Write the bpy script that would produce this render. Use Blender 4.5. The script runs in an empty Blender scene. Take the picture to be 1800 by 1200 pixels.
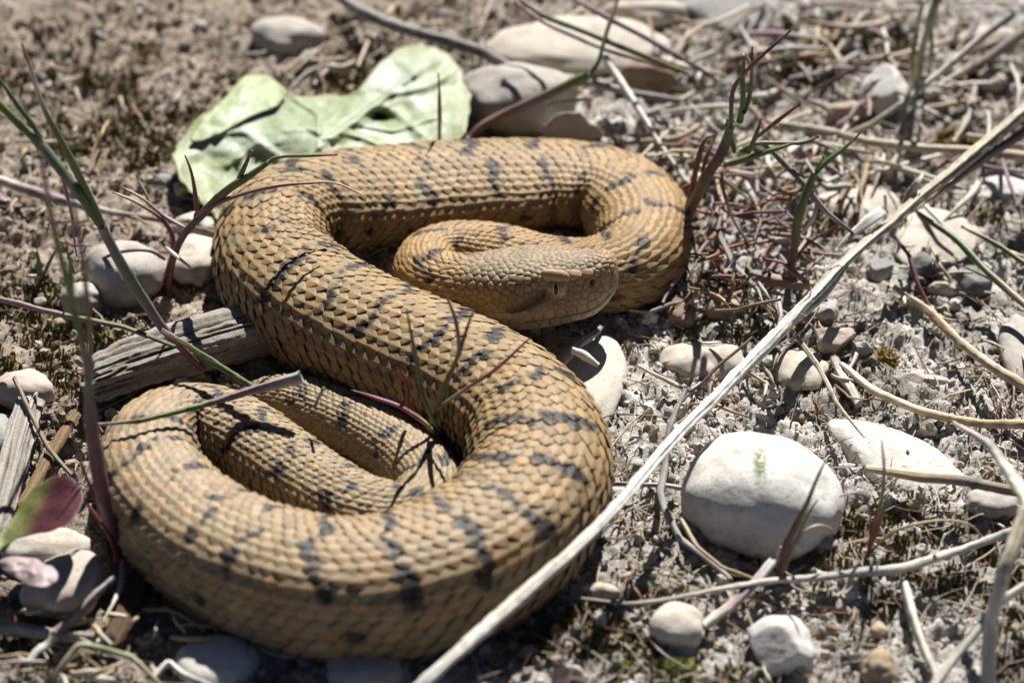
import bpy, math, random
import numpy as np
from mathutils import Vector, Matrix

# ------------------------------------------------------------------ camera, sky, sun, exposure
S = 0.01                      # everything below is written in centimetres
ELEV = math.radians(38.0)     # the camera looks down on the viper at this angle
DIST = 70.0
LENS = 147.0
scene = bpy.context.scene
COL = scene.collection

cam_d = bpy.data.cameras.new('camera')
cam = bpy.data.objects.new('camera', cam_d)
COL.objects.link(cam)
cam.location = (0, -DIST * math.cos(ELEV) * S, DIST * math.sin(ELEV) * S)
cam.rotation_euler = (math.pi / 2 - ELEV, 0, 0)
cam_d.lens = LENS
cam_d.sensor_width = 36.0
cam_d.clip_start = 0.01
cam_d.clip_end = 100.0
cam_d.dof.use_dof = True
cam_d.dof.focus_distance = (DIST - 1.7) * S
cam_d.dof.aperture_fstop = 16.0
scene.camera = cam

SUN_EL = math.radians(48.0)
SUN_AZ = math.radians(13.0)   # clockwise from +Y (behind the viper)
world = bpy.data.worlds.new('World')
scene.world = world
world.use_nodes = True
wn = world.node_tree
sky = wn.nodes.new('ShaderNodeTexSky')
sky.sky_type = 'NISHITA'
sky.sun_disc = False
sky.sun_elevation = SUN_EL
sky.sun_rotation = SUN_AZ
sky.altitude = 3000.0
sky.air_density = 0.4
sky.dust_density = 0.1
bg = wn.nodes['Background']
bg.inputs['Strength'].default_value = 0.05
wn.links.new(sky.outputs['Color'], bg.inputs['Color'])

sun_d = bpy.data.lights.new('sun', 'SUN')
sun_d.energy = 5.0
sun_d.angle = math.radians(0.53)
sun_d.color = (1.0, 0.988, 0.97)
sun = bpy.data.objects.new('sun', sun_d)
COL.objects.link(sun)
sdir = Vector((math.sin(SUN_AZ) * math.cos(SUN_EL), math.cos(SUN_AZ) * math.cos(SUN_EL), math.sin(SUN_EL)))
sun.rotation_euler = sdir.to_track_quat('Z', 'Y').to_euler()
sun.location = sdir * 2

vs = scene.view_settings
vs.view_transform = 'Standard'
vs.look = 'None'
vs.exposure = 0.98
vs.gamma = 1.0
vs.use_curve_mapping = False
scene.render.engine = 'CYCLES'
scene.cycles.use_denoising = True
scene.cycles.max_bounces = 6
scene.cycles.diffuse_bounces = 2
scene.cycles.glossy_bounces = 2
scene.cycles.transmission_bounces = 4

ALB = 0.76                    # all surfaces are a little darker than chalk
rng = np.random.default_rng(7)
random.seed(7)

# ------------------------------------------------------------------ numeric helpers
def _hash(i, j, k, seed):
    i = i.astype(np.uint32); j = j.astype(np.uint32); k = k.astype(np.uint32)
    h = i * np.uint32(374761393) + j * np.uint32(668265263) + k * np.uint32(2147483647) + np.uint32((seed * 974711 + 12345) & 0xffffffff)
    h = (h ^ (h >> np.uint32(13))) * np.uint32(1274126177)
    h = (h ^ (h >> np.uint32(16))) * np.uint32(2246822519)
    h = h ^ (h >> np.uint32(13))
    return h.astype(np.float64) / 4294967295.0

def vnoise(p, seed=0):
    """smooth value noise in -1..1; p is (...,3)"""
    p = np.asarray(p, float)
    f = np.floor(p); t = p - f
    i = f.astype(np.int64)
    u = t * t * t * (t * (t * 6 - 15) + 10)
    out = 0
    for dx in (0, 1):
        wx = u[..., 0] if dx else 1 - u[..., 0]
        for dy in (0, 1):
            wy = u[..., 1] if dy else 1 - u[..., 1]
            for dz in (0, 1):
                wz = u[..., 2] if dz else 1 - u[..., 2]
                out = out + wx * wy * wz * _hash(i[..., 0] + dx, i[..., 1] + dy, i[..., 2] + dz, seed)
    return out * 2 - 1

def fbm(p, octs=4, seed=0, gain=0.5):
    p = np.asarray(p, float); a = 1.0; out = 0; tot = 0
    for o in range(octs):
        out = out + a * vnoise(p * 2 ** o + o * 17.3, seed + o); tot += a; a *= gain
    return out / tot

def worley(x, y, cell, seed):
    """F1, F2 and the id value of the nearest point, in cells"""
    x = x / cell; y = y / cell
    ix = np.floor(x).astype(np.int64); iy = np.floor(y).astype(np.int64)
    f1 = np.full(x.shape, 9.0); f2 = np.full(x.shape, 9.0); idv = np.zeros(x.shape)
    z = np.zeros_like(ix)
    for dx in (-1, 0, 1):
        for dy in (-1, 0, 1):
            cx = ix + dx; cy = iy + dy
            px = cx + _hash(cx, cy, z, seed); py = cy + _hash(cx, cy, z, seed + 1)
            d = np.hypot(x - px, y - py)
            near = d < f1
            f2 = np.where(near, f1, np.minimum(f2, d))
            idv = np.where(near, _hash(cx, cy, z, seed + 2), idv)
            f1 = np.where(near, d, f1)
    return f1, f2, idv

def sstep(a, b, x):
    t = np.clip((np.asarray(x, float) - a) / (b - a), 0, 1)
    return t * t * (3 - 2 * t)

def catmull(pts, n):
    """resample control points (rows of any width) with a centripetal-like spline, n samples"""
    pts = np.asarray(pts, float)
    if len(pts) == 2:
        t = np.linspace(0, 1, n)[:, None]
        return pts[0] * (1 - t) + pts[1] * t
    p = np.vstack([2 * pts[0] - pts[1], pts, 2 * pts[-1] - pts[-2]])
    d = np.linalg.norm(np.diff(pts[:, :3], axis=0), axis=1)
    cum = np.concatenate([[0], np.cumsum(np.maximum(d, 1e-6))])
    u = np.linspace(0, cum[-1], n)
    seg = np.clip(np.searchsorted(cum, u, side='right') - 1, 0, len(pts) - 2)
    t = ((u - cum[seg]) / (cum[seg + 1] - cum[seg]))[:, None]
    p0, p1, p2, p3 = p[seg], p[seg + 1], p[seg + 2], p[seg + 3]
    return 0.5 * (2 * p1 + (p2 - p0) * t + (2 * p0 - 5 * p1 + 4 * p2 - p3) * t ** 2 + (3 * p1 - p0 - 3 * p2 + p3) * t ** 3)

# ------------------------------------------------------------------ photograph pixel -> point of the place
FPX = LENS / 36.0 * 1800.0
CAMP = np.array([0, -DIST * math.cos(ELEV), DIST * math.sin(ELEV)])
FWD = np.array([0, math.cos(ELEV), -math.sin(ELEV)])
UPV = np.array([0, math.sin(ELEV), math.cos(ELEV)])

def at(px, py, z=0.0):
    r = FWD + np.array([1.0, 0, 0]) * (px - 900) / FPX - UPV * (py - 600) / FPX
    t = (z - CAMP[2]) / r[2]
    return CAMP + r * t

def cm_per_px(p):
    return float(np.dot(np.asarray(p) - CAMP, FWD)) / FPX

# ------------------------------------------------------------------ ground relief
BIG = dict(seed=3)
def ground_z(x, y, fine=True):
    x = np.asarray(x, float); y = np.asarray(y, float)
    p = np.stack([x, y, np.zeros_like(x)], -1)
    h = 0.30 * fbm(p / 5.0, 3, 3) + 0.16 * fbm(p / 1.4 + 5.1, 3, 9)
    if fine:
        amp = 0.55 + 0.45 * sstep(-0.3, 0.4, fbm(p / 3.0 + 9, 2, 31))
        wx = x + 0.06 * vnoise(p / 0.12, 41); wy = y + 0.06 * vnoise(p / 0.12 + 7, 42)
        f1, f2, idv = worley(wx, wy, 0.46, 11)
        h = h + amp * 0.17 * (1 - np.clip(f1 / 0.75, 0, 1) ** 2) * (0.25 + idv)
        f1, f2, idv = worley(wx, wy, 0.17, 23)
        h = h + amp * 0.11 * (1 - np.clip(f1 / 0.75, 0, 1) ** 2) * (0.3 + idv)
        h = h + 0.04 * vnoise(p / 0.09, 51) - 0.11
    return h

def gz(x, y):
    return float(ground_z(np.array([x]), np.array([y]))[0])

def on(px, py, z=0.0, fine=False):
    """the point z above the ground seen at a pixel of the photograph"""
    h = 0.0
    for _ in range(3):
        p = at(px, py, h + z)
        h = float(ground_z(np.array([p[0]]), np.array([p[1]]), fine)[0])
    p = at(px, py, h + z)
    return p

# ------------------------------------------------------------------ mesh and material helpers
def mesh_obj(name, V, F, mat, parent=None, col=None, smooth=True, origin=None):
    """F: list of face arrays, each (n,3) or (n,4)"""
    V = np.asarray(V, float)
    o0 = np.zeros(3) if origin is None else np.asarray(origin, float)
    me = bpy.data.meshes.new(name)
    if not isinstance(F, list):
        F = [F]
    F = [np.asarray(f, np.int64) for f in F if len(f)]
    nl = sum(f.size for f in F); nf = sum(len(f) for f in F)
    me.vertices.add(len(V)); me.loops.add(nl); me.polygons.add(nf)
    me.vertices.foreach_set('co', ((V - o0) * S).astype(np.float32).ravel())
    me.loops.foreach_set('vertex_index', np.concatenate([f.ravel() for f in F]).astype(np.int32))
    tot = np.concatenate([np.full(len(f), f.shape[1]) for f in F])
    st = np.concatenate([[0], np.cumsum(tot)[:-1]])
    me.polygons.foreach_set('loop_start', st.astype(np.int32))
    me.polygons.foreach_set('loop_total', tot.astype(np.int32))
    me.polygons.foreach_set('use_smooth', np.full(nf, bool(smooth)))
    me.update(calc_edges=True)
    if col is not None:
        c = np.ones((len(V), 4), np.float32)
        c[:, :3] = np.clip(np.asarray(col) * ALB, 0, 1)
        ca = me.color_attributes.new('Col', 'FLOAT_COLOR', 'POINT')
        ca.data.foreach_set('color', c.ravel())
    me.materials.append(mat)
    ob = bpy.data.objects.new(name, me)
    COL.objects.link(ob)
    loc = Vector(o0 * S)
    if parent is not None:
        ob.parent = parent
        base = Vector((0, 0, 0)); q = parent
        while q is not None:
            base += q.location; q = q.parent
        loc = loc - base
    ob.location = loc
    return ob

def tag(o, label, cat, group=None, kind=None):
    if label: o['label'] = label
    if cat: o['category'] = cat
    if group: o['group'] = group
    if kind: o['kind'] = kind
    return o

def empty(name, p):
    o = bpy.data.objects.new(name, None)
    COL.objects.link(o)
    o.empty_display_size = 0.005
    o.location = Vector(np.asarray(p) * S)
    return o

def new_mat(name):
    m = bpy.data.materials.new(name); m.use_nodes = True
    nt = m.node_tree
    return m, nt, nt.nodes['Principled BSDF']

def N(nt, t, **kw):
    n = nt.nodes.new(t)
    for k, v in kw.items():
        if hasattr(n, k): setattr(n, k, v)
        else: n.inputs[k].default_value = v
    return n

def ramp(nt, fac, stops):
    r = nt.nodes.new('ShaderNodeValToRGB')
    el = r.color_ramp.elements
    while len(el) < len(stops): el.new(0.5)
    for e, (p, c) in zip(el, stops):
        e.position = p; e.color = (c[0], c[1], c[2], 1)
    nt.links.new(fac, r.inputs['Fac'])
    return r.outputs['Color']

def mixc(nt, fac, a, b, mode='MIX'):
    m = nt.nodes.new('ShaderNodeMix'); m.data_type = 'RGBA'; m.blend_type = mode
    for s, v in ((m.inputs[0], fac), (m.inputs[6], a), (m.inputs[7], b)):
        if hasattr(v, 'links'): nt.links.new(v, s)
        elif isinstance(v, (int, float)): s.default_value = v
        else: s.default_value = (v[0], v[1], v[2], 1)
    return m.outputs[2]

def noise(nt, vec, scale, detail=4, rough=0.6):
    n = N(nt, 'ShaderNodeTexNoise'); n.inputs['Scale'].default_value = scale
    n.inputs['Detail'].default_value = detail; n.inputs['Roughness'].default_value = rough
    if vec is not None: nt.links.new(vec, n.inputs['Vector'])
    return n.outputs['Fac']

def bump(nt, bsdf, h, strength, dist):
    b = N(nt, 'ShaderNodeBump'); b.inputs['Strength'].default_value = strength; b.inputs['Distance'].default_value = dist
    nt.links.new(h, b.inputs['Height']); nt.links.new(b.outputs['Normal'], bsdf.inputs['Normal'])

def attr_mat(name, rough=0.6, spec=0.4, nscale=0, namp=0.0, bscale=0, bstr=0.0, trans=0.0, sss=0.0):
    m, nt, b = new_mat(name)
    a = N(nt, 'ShaderNodeAttribute', attribute_name='Col')
    c = a.outputs['Color']
    geo = N(nt, 'ShaderNodeNewGeometry')
    if namp:
        f = noise(nt, geo.outputs['Position'], nscale, 5, 0.65)
        mr = N(nt, 'ShaderNodeMapRange'); mr.inputs[1].default_value = 0.25; mr.inputs[2].default_value = 0.75
        mr.inputs[3].default_value = 1 - namp; mr.inputs[4].default_value = 1 + namp
        nt.links.new(f, mr.inputs[0])
        v = N(nt, 'ShaderNodeVectorMath', operation='SCALE')
        nt.links.new(c, v.inputs[0]); nt.links.new(mr.outputs[0], v.inputs['Scale'])
        c = v.outputs[0]
    nt.links.new(c, b.inputs['Base Color'])
    b.inputs['Roughness'].default_value = rough
    b.inputs['Specular IOR Level'].default_value = spec
    if bstr:
        bump(nt, b, noise(nt, geo.outputs['Position'], bscale, 4), bstr, 0.0004)
    if trans:
        t = N(nt, 'ShaderNodeBsdfTranslucent'); nt.links.new(c, t.inputs['Color'])
        mx = N(nt, 'ShaderNodeMixShader'); mx.inputs[0].default_value = trans
        nt.links.new(b.outputs[0], mx.inputs[1]); nt.links.new(t.outputs[0], mx.inputs[2])
        nt.links.new(mx.outputs[0], nt.nodes['Material Output'].inputs['Surface'])
    return m

M_SOIL = attr_mat('soil', 0.95, 0.15, 900, 0.35, 2200, 0.9)
M_CRUMB = attr_mat('soil_crumb', 0.95, 0.15, 1500, 0.25, 4000, 0.4)
M_SKIN = attr_mat('viper_skin', 0.52, 0.26, 2500, 0.18, 5000, 0.22)
M_PLANT = attr_mat('grass', 0.45, 0.45, 1500, 0.18, 2500, 0.15, trans=0.12)
M_STRAW = attr_mat('dry_straw', 0.6, 0.35, 1800, 0.22, 3500, 0.3)
M_WOOD = attr_mat('weathered_wood', 0.9, 0.15, 1600, 0.3, 3000, 0.6)
M_MOSS = attr_mat('moss', 0.8, 0.2, 1500, 0.3)
M_LEAF = attr_mat('leaf', 0.50, 0.40, 900, 0.20, 700, 0.5, trans=0.15)

def stone_mat(name, c0, c1, c2, speck=0.5, rough=0.75, bstr=0.25):
    c0, c1, c2 = [[x * ALB for x in q] for q in (c0, c1, c2)]
    m, nt, b = new_mat(name)
    tc = N(nt, 'ShaderNodeTexCoord'); oi = N(nt, 'ShaderNodeObjectInfo')
    ad = N(nt, 'ShaderNodeVectorMath', operation='ADD')
    nt.links.new(tc.outputs['Object'], ad.inputs[0])
    nt.links.new(oi.outputs['Location'], ad.inputs[1])
    v = ad.outputs[0]
    c = ramp(nt, noise(nt, v, 170, 7, 0.7), [(0.32, c0), (0.5, c1), (0.68, c2)])
    fine = noise(nt, v, 1300, 3, 0.7)
    c = mixc(nt, ramp(nt, fine, [(0.63, (0, 0, 0)), (0.68, (speck * 1.3,) * 3)]), c, [x * 0.22 for x in c0])
    dirt = ramp(nt, noise(nt, v, 330, 6, 0.75), [(0.52, (0, 0, 0)), (0.70, (.6, .6, .6))])
    c = mixc(nt, dirt, c, (0.33, 0.26, 0.18))
    nt.links.new(c, b.inputs['Base Color'])
    b.inputs['Roughness'].default_value = rough
    b.inputs['Specular IOR Level'].default_value = 0.3
    bump(nt, b, noise(nt, v, 700, 8, 0.75), bstr * 1.4, 0.0008)
    return m

ST = {
    'white': stone_mat('white_limestone', (.56, .50, .42), (.73, .69, .62), (.79, .765, .71), 0.55, 0.65, 0.4),
    'cream': stone_mat('cream_stone', (.46, .39, .30), (.60, .53, .43), (.66, .61, .52), 0.4),
    'pink':  stone_mat('pinkish_stone', (.44, .34, .27), (.56, .46, .38), (.62, .53, .45), 0.4),
    'tan':   stone_mat('tan_stone', (.32, .23, .14), (.45, .34, .22), (.55, .44, .30), 0.5),
    'grey':  stone_mat('grey_stone', (.24, .23, .22), (.36, .34, .32), (.45, .43, .40), 0.6),
    'warm':  stone_mat('warm_grey_stone', (.36, .31, .26), (.48, .43, .37), (.56, .51, .45), 0.5),
    'dark':  stone_mat('dark_grey_stone', (.10, .10, .10), (.17, .165, .16), (.26, .25, .24), 0.5),
    'brown': stone_mat('brown_stone', (.22, .14, .09), (.32, .22, .15), (.40, .30, .22), 0.5),
}

# ------------------------------------------------------------------ ground
MOSS = [(1640, 960, 150, 60), (1760, 1000, 90, 80), (1200, 1165, 150, 50), (1480, 1060, 120, 30), (1130, 790, 55, 90), (1125, 920, 70, 50), (80, 500, 120, 60), (200, 560, 60, 40), (1650, 700, 90, 30), (150, 250, 140, 60), (40, 130, 90, 60), (1790, 1150, 60, 60), (1420, 90, 60, 40), (1690, 245, 60, 20), (1290, 520, 70, 30), (1330, 1180, 60, 30), (1010, 1120, 80, 40), (350, 330, 60, 20)]
MOSS = [(at(a, b)[:2], c * .0098, d * .0098 / math.sin(ELEV)) for a, b, c, d in MOSS]
def moss_mask(x, y, lo, hi):
    p = np.stack([x, y, np.zeros_like(x)], -1)
    m = fbm(p / 2.2 + 3.3, 3, 81) * .8
    for c, rx, ry in MOSS:
        m = m + .42 * np.exp(-((x - c[0]) / rx) ** 2 - ((y - c[1]) / ry) ** 2)
    return sstep(lo, hi, m) * sstep(-0.35, 0.2, fbm(p / 0.3, 2, 83))

def soil_colour(x, y, h, hl):
    p = np.stack([x, y, np.zeros_like(x)], -1)
    grey = np.array([.55, .51, .455]); brown = np.array([.385, .315, .24]); dark = np.array([.13, .098, .068])
    moss = np.array([.115, .08, .025])
    left = sstep(1.5, -4.0, x + 0.25 * (0 - y) + 2.0 * fbm(p / 3.0, 2, 71))
    c = grey * (1 - left)[:, None] + brown * left[:, None]
    pt = sstep(-.05, .35, fbm(p / 1.3 + 21, 4, 79))[:, None]
    c = c * (1 - .42 * pt) + np.array([.20, .165, .13]) * .42 * pt
    n = fbm(p / 0.35, 3, 77)
    c = c * (1 + 0.34 * n)[:, None]
    lo = sstep(0.03, -0.11, hl)                        # colour darkens towards the hollows
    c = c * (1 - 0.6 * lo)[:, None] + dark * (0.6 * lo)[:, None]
    mm = moss_mask(x, y, .10, .34)
    mm = mm * 0.75
    return c * (1 - mm)[:, None] + moss * mm[:, None]

def axis(lo, hi, step, far):
    a = np.arange(lo, hi + step / 2, step)
    g = []; d = step; v = hi
    while v < far:
        d *= 1.35; v += d; g.append(v)
    g2 = []; d = step; v = lo
    while v > -far:
        d *= 1.35; v -= d; g2.append(v)
    return np.concatenate([g2[::-1], a, g])

def build_ground():
    xs = axis(-11.5, 11.5, 0.05, 600); ys = axis(-9.5, 13.0, 0.06, 600)
    X, Y = np.meshgrid(xs, ys)
    x = X.ravel(); y = Y.ravel()
    h = ground_z(x, y); hb = ground_z(x, y, False)
    far = sstep(60, 300, np.hypot(x, y))
    h = h * (1 - far)
    n, m = len(xs), len(ys)
    idx = np.arange(n * m).reshape(m, n)
    F = np.stack([idx[:-1, :-1], idx[:-1, 1:], idx[1:, 1:], idx[1:, :-1]], -1).reshape(-1, 4)
    o = mesh_obj('ground', np.stack([x, y, h], -1), F, M_SOIL, col=soil_colour(x, y, h, h - hb))
    o['kind'] = 'structure'
build_ground()

# ------------------------------------------------------------------ small pieces: icospheres
def ico(level):
    t = (1 + 5 ** .5) / 2
    V = [(-1, t, 0), (1, t, 0), (-1, -t, 0), (1, -t, 0), (0, -1, t), (0, 1, t), (0, -1, -t), (0, 1, -t), (t, 0, -1), (t, 0, 1), (-t, 0, -1), (-t, 0, 1)]
    F = [(0, 11, 5), (0, 5, 1), (0, 1, 7), (0, 7, 10), (0, 10, 11), (1, 5, 9), (5, 11, 4), (11, 10, 2), (10, 7, 6), (7, 1, 8), (3, 9, 4), (3, 4, 2), (3, 2, 6), (3, 6, 8), (3, 8, 9), (4, 9, 5), (2, 4, 11), (6, 2, 10), (8, 6, 7), (9, 8, 1)]
    V = [np.array(v) / np.linalg.norm(v) for v in V]
    for _ in range(level):
        mid = {}; G = []
        def m(a, b):
            k = (min(a, b), max(a, b))
            if k not in mid:
                v = V[a] + V[b]; V.append(v / np.linalg.norm(v)); mid[k] = len(V) - 1
            return mid[k]
        for a, b, c in F:
            ab, bc, ca = m(a, b), m(b, c), m(c, a)
            G += [(a, ab, ca), (b, bc, ab), (c, ca, bc), (ab, bc, ca)]
        F = G
    return np.array(V), np.array(F)
ICO = {k: ico(k) for k in (0, 1, 2, 3, 4, 5)}

def rot_rand(n, g):
    q = g.normal(size=(n, 4)); q /= np.linalg.norm(q, axis=1)[:, None]
    w, x, y, z = q.T
    return np.stack([np.stack([1 - 2 * (y * y + z * z), 2 * (x * y - z * w), 2 * (x * z + y * w)], -1),
                     np.stack([2 * (x * y + z * w), 1 - 2 * (x * x + z * z), 2 * (y * z - x * w)], -1),
                     np.stack([2 * (x * z - y * w), 2 * (y * z + x * w), 1 - 2 * (x * x + y * y)], -1)], 1)

def crumbs(name, label, n, level, rlo, rhi, seed, palette, smooth):
    g = np.random.default_rng(seed)
    x = g.uniform(-11.5, 11.5, n * 3); y = g.uniform(-9.0, 12.5, n * 3)
    p = np.stack([x, y, np.zeros_like(x)], -1)
    keep = g.uniform(size=len(x)) < 0.12 + 0.88 * sstep(-0.25, 0.35, fbm(p / 1.1 + seed, 3, seed))
    x = x[keep][:n]; y = y[keep][:n]; n = len(x)
    r = rlo * (rhi / rlo) ** (g.uniform(size=n) ** 2.2)
    z = ground_z(x, y) + r * 0.25
    V0, F0 = ICO[level]
    k = len(V0)
    A = rot_rand(n, g) * (r[:, None] * g.uniform(0.65, 1.15, (n, 3)))[:, None, :]
    V = np.einsum('nij,kj->nki', A, V0)
    V = V * (1 + 0.34 * g.uniform(-1, 1, (n, k, 1)))
    V = V + np.stack([x, y, z], -1)[:, None, :]
    F = (F0[None] + (np.arange(n) * k)[:, None, None]).reshape(-1, 3)
    pal = np.array(palette)
    base = soil_colour(x, y, z, np.full(n, 0.05))
    pc = pal[g.integers(0, len(pal), n)]
    mix = (g.uniform(size=n) < 0.45)[:, None] * 0.75
    c = base * 1.08 * (1 - mix) + pc * mix
    c = c * g.uniform(0.75, 1.2, (n, 1))
    o = mesh_obj(name, V.reshape(-1, 3), F, M_CRUMB, col=np.repeat(c, k, 0), smooth=smooth)
    tag(o, label, None, None, 'stuff'); o['category'] = 'soil'
    return o

PAL = [(.50, .45, .38), (.42, .34, .25), (.60, .56, .50), (.30, .22, .14), (.24, .19, .14), (.46, .37, .27)]
crumbs('soil_crumbs', 'loose coarse crumbs of pale soil over the ground', 4800, 1, 0.04, 0.15, 101, PAL, False)
crumbs('soil_grains', 'fine grains of dry soil scattered over the ground', 31000, 0, 0.013, 0.052, 102, PAL, False)

def moss():
    g = np.random.default_rng(55)
    n = 90000
    x = g.uniform(-11.5, 11.5, n); y = g.uniform(-9, 12.5, n)
    p = np.stack([x, y, np.zeros_like(x)], -1)
    m = moss_mask(x, y, .10, .34)
    k = g.uniform(size=n) < m
    x, y = x[k], y[k]; n = len(x)
    z = ground_z(x, y)
    hgt = g.uniform(0.06, 0.16, n); w = g.uniform(0.012, 0.026, n)
    a = g.uniform(0, 2 * np.pi, n); lean = g.uniform(0, 0.09, n); la = g.uniform(0, 2 * np.pi, n)
    V = np.zeros((n, 7, 3)); 
    for q in range(3):
        V[:, q] = np.stack([x + w * np.cos(a + q * 2.094), y + w * np.sin(a + q * 2.094), z - 0.02], -1)
        V[:, 3 + q] = np.stack([x + lean * .5 * np.cos(la) + 1.25 * w * np.cos(a + q * 2.094 + .5), y + lean * .5 * np.sin(la) + 1.25 * w * np.sin(a + q * 2.094 + .5), z + hgt * .6], -1)
    V[:, 6] = np.stack([x + lean * np.cos(la), y + lean * np.sin(la), z + hgt], -1)
    F0 = np.array([(0, 1, 4), (0, 4, 3), (1, 2, 5), (1, 5, 4), (2, 0, 3), (2, 3, 5), (3, 4, 6), (4, 5, 6), (5, 3, 6)])
    F = (F0[None] + (np.arange(n) * 7)[:, None, None]).reshape(-1, 3)
    pal = np.array([(.12, .075, .02), (.16, .12, .03), (.09, .08, .02), (.20, .15, .05), (.13, .14, .03)])
    c = pal[g.integers(0, 5, n)] * g.uniform(.7, 1.3, (n, 1))
    o = mesh_obj('moss', V.reshape(-1, 3), F, M_MOSS, col=np.repeat(c, 7, 0), smooth=False)
    tag(o, 'olive brown moss growing in patches between the soil crumbs', 'moss', None, 'stuff')
moss()
for px, py, r, pal, lab in ((1550, 626, 26, 'o', 'ochre moss clump beside the small flat grey stone'), (1195, 1162, 24, 'y', 'yellow green moss clump in front of the cream egg-shaped pebble'), (1102, 1168, 16, 'y', 'little yellow green moss clump in front of the long straw'),
                            (1430, 85, 34, 'o', 'ochre moss clump in the far litter near the grey stone'), (1690, 247, 36, 'o', 'ochre moss clump beside the long tan straw'), (950, 222, 20, 'o', 'ochre moss clump at the foot of the rounded grey stone')):
    g = np.random.default_rng(int(px))
    c = on(px, py, .1); sc = cm_per_px(c); k = 260
    d = g.normal(size=(k, 3)); d[:, 2] = np.abs(d[:, 2]); d /= np.linalg.norm(d, axis=1)[:, None]
    R0 = r * sc * (1 + .35 * vnoise(d * 2.5 + px, 4))
    P0 = c + d * R0[:, None] * np.array([1, 1, .6]) - np.array([0, 0, .1])
    dirn = d + g.normal(0, .35, (k, 3)); dirn /= np.linalg.norm(dirn, axis=1)[:, None]
    side = np.cross(dirn, g.normal(size=(k, 3))); side /= np.linalg.norm(side, axis=1)[:, None]; up_ = np.cross(dirn, side)
    w = .022
    V = np.stack([P0 - dirn * .05 + side * w, P0 - dirn * .05 - side * w * .5 + up_ * w, P0 - dirn * .05 - side * w * .5 - up_ * w, P0 + dirn * g.uniform(.04, .09, (k, 1))], 1)
    V0, F0 = ICO[3]
    core = c + V0 * (r * sc * (1 + .35 * vnoise(V0 * 2.5 + px, 4)))[:, None] * np.array([1, 1, .6]) - np.array([0, 0, .1])
    F = (np.array([(0, 1, 3), (1, 2, 3), (2, 0, 3), (0, 2, 1)])[None] + (np.arange(k) * 4)[:, None, None]).reshape(-1, 3)
    cc = np.array([.30, .21, .05] if pal == 'o' else [.26, .27, .06])
    col = np.concatenate([np.repeat(cc * g.uniform(.6, 1.3, (k, 1)), 4, 0), np.repeat(cc[None] * .6, len(V0), 0)])
    tag(mesh_obj('moss_clump', np.concatenate([V.reshape(-1, 3), core]), [np.concatenate([F, F0 + 4 * k])], M_MOSS, col=col, smooth=False, origin=c), lab, 'moss')

def fibres():
    """root fibres, hair-thin stems and flakes too many to count"""
    g = np.random.default_rng(66)
    n, m = 4200, 6
    x0 = g.uniform(-11, 11, n); y0 = g.uniform(-9, 12.5, n)
    keep = (x0 > -2) | (g.uniform(size=n) < .45); x0, y0 = x0[keep], y0[keep]; n = len(x0)
    L = .25 + 1.5 * g.uniform(size=n) ** 2.5; a = g.uniform(0, 2 * np.pi, n); cv = g.normal(0, .5, n)
    t = np.linspace(0, 1, m)
    ang = a[:, None] + cv[:, None] * t[None]
    X = x0[:, None] + np.cumsum(np.cos(ang), 1) * (L / m)[:, None]; Y = y0[:, None] + np.cumsum(np.sin(ang), 1) * (L / m)[:, None]
    Z = ground_z(X.ravel(), Y.ravel(), False).reshape(X.shape) + g.uniform(.02, .16, n)[:, None] + (g.uniform(-.05, .16, n))[:, None] * t[None]
    w = g.uniform(.008, .024, n)[:, None] * (1 - .5 * t[None])
    V = np.zeros((n, m, 3, 3))
    for q in range(3):
        V[:, :, q, 0] = X - np.sin(ang) * np.cos(q * 2.094) * w; V[:, :, q, 1] = Y + np.cos(ang) * np.cos(q * 2.094) * w; V[:, :, q, 2] = Z + np.sin(q * 2.094) * w
    idx = np.arange(m * 3).reshape(m, 3); idx = np.concatenate([idx, idx[:, :1]], 1)
    F0 = np.stack([idx[:-1, :-1], idx[1:, :-1], idx[1:, 1:], idx[:-1, 1:]], -1).reshape(-1, 4)
    F = (F0[None] + (np.arange(n) * m * 3)[:, None, None]).reshape(-1, 4)
    pal = np.array([(.50, .40, .26), (.30, .20, .11), (.16, .11, .075), (.55, .49, .40), (.26, .13, .09), (.38, .34, .30)])
    c = pal[g.integers(0, 6, n)] * g.uniform(.7, 1.2, (n, 1))
    k = 5200
    fx = g.uniform(-11, 11, k); fy = g.uniform(-9, 12.5, k); fz = ground_z(fx, fy) + .025
    A = rot_rand(k, g) * (g.uniform(.025, .085, (k, 1)) * np.array([1, .5, .12]))[:, None, :]
    T0 = np.array([(1, 0, 0), (-.4, .9, .2), (-.8, -.5, 0), (0, 0, 1.0), (.2, -.8, .1)])
    FV = np.einsum('nij,kj->nki', A, T0) + np.stack([fx, fy, fz], -1)[:, None, :]
    FF = (np.array([(0, 1, 3), (1, 2, 3), (2, 4, 3), (4, 0, 3), (0, 2, 1), (0, 4, 2)])[None] + (np.arange(k) * 5)[:, None, None]).reshape(-1, 3) + n * m * 3
    pal2 = np.array([(.14, .085, .05), (.22, .13, .07), (.08, .06, .045), (.30, .20, .11), (.62, .58, .52), (.20, .07, .05)])
    fc = pal2[g.integers(0, 6, k)] * g.uniform(.7, 1.2, (k, 1))
    o = mesh_obj('plant_litter', np.concatenate([V.reshape(-1, 3), FV.reshape(-1, 3)]), [F, FF], M_STRAW, col=np.concatenate([np.repeat(c, m * 3, 0), np.repeat(fc, 5, 0)]), smooth=False)
    tag(o, 'hair-thin root fibres and dark plant flakes strewn over the soil', 'litter', None, 'stuff')
fibres()

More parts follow.
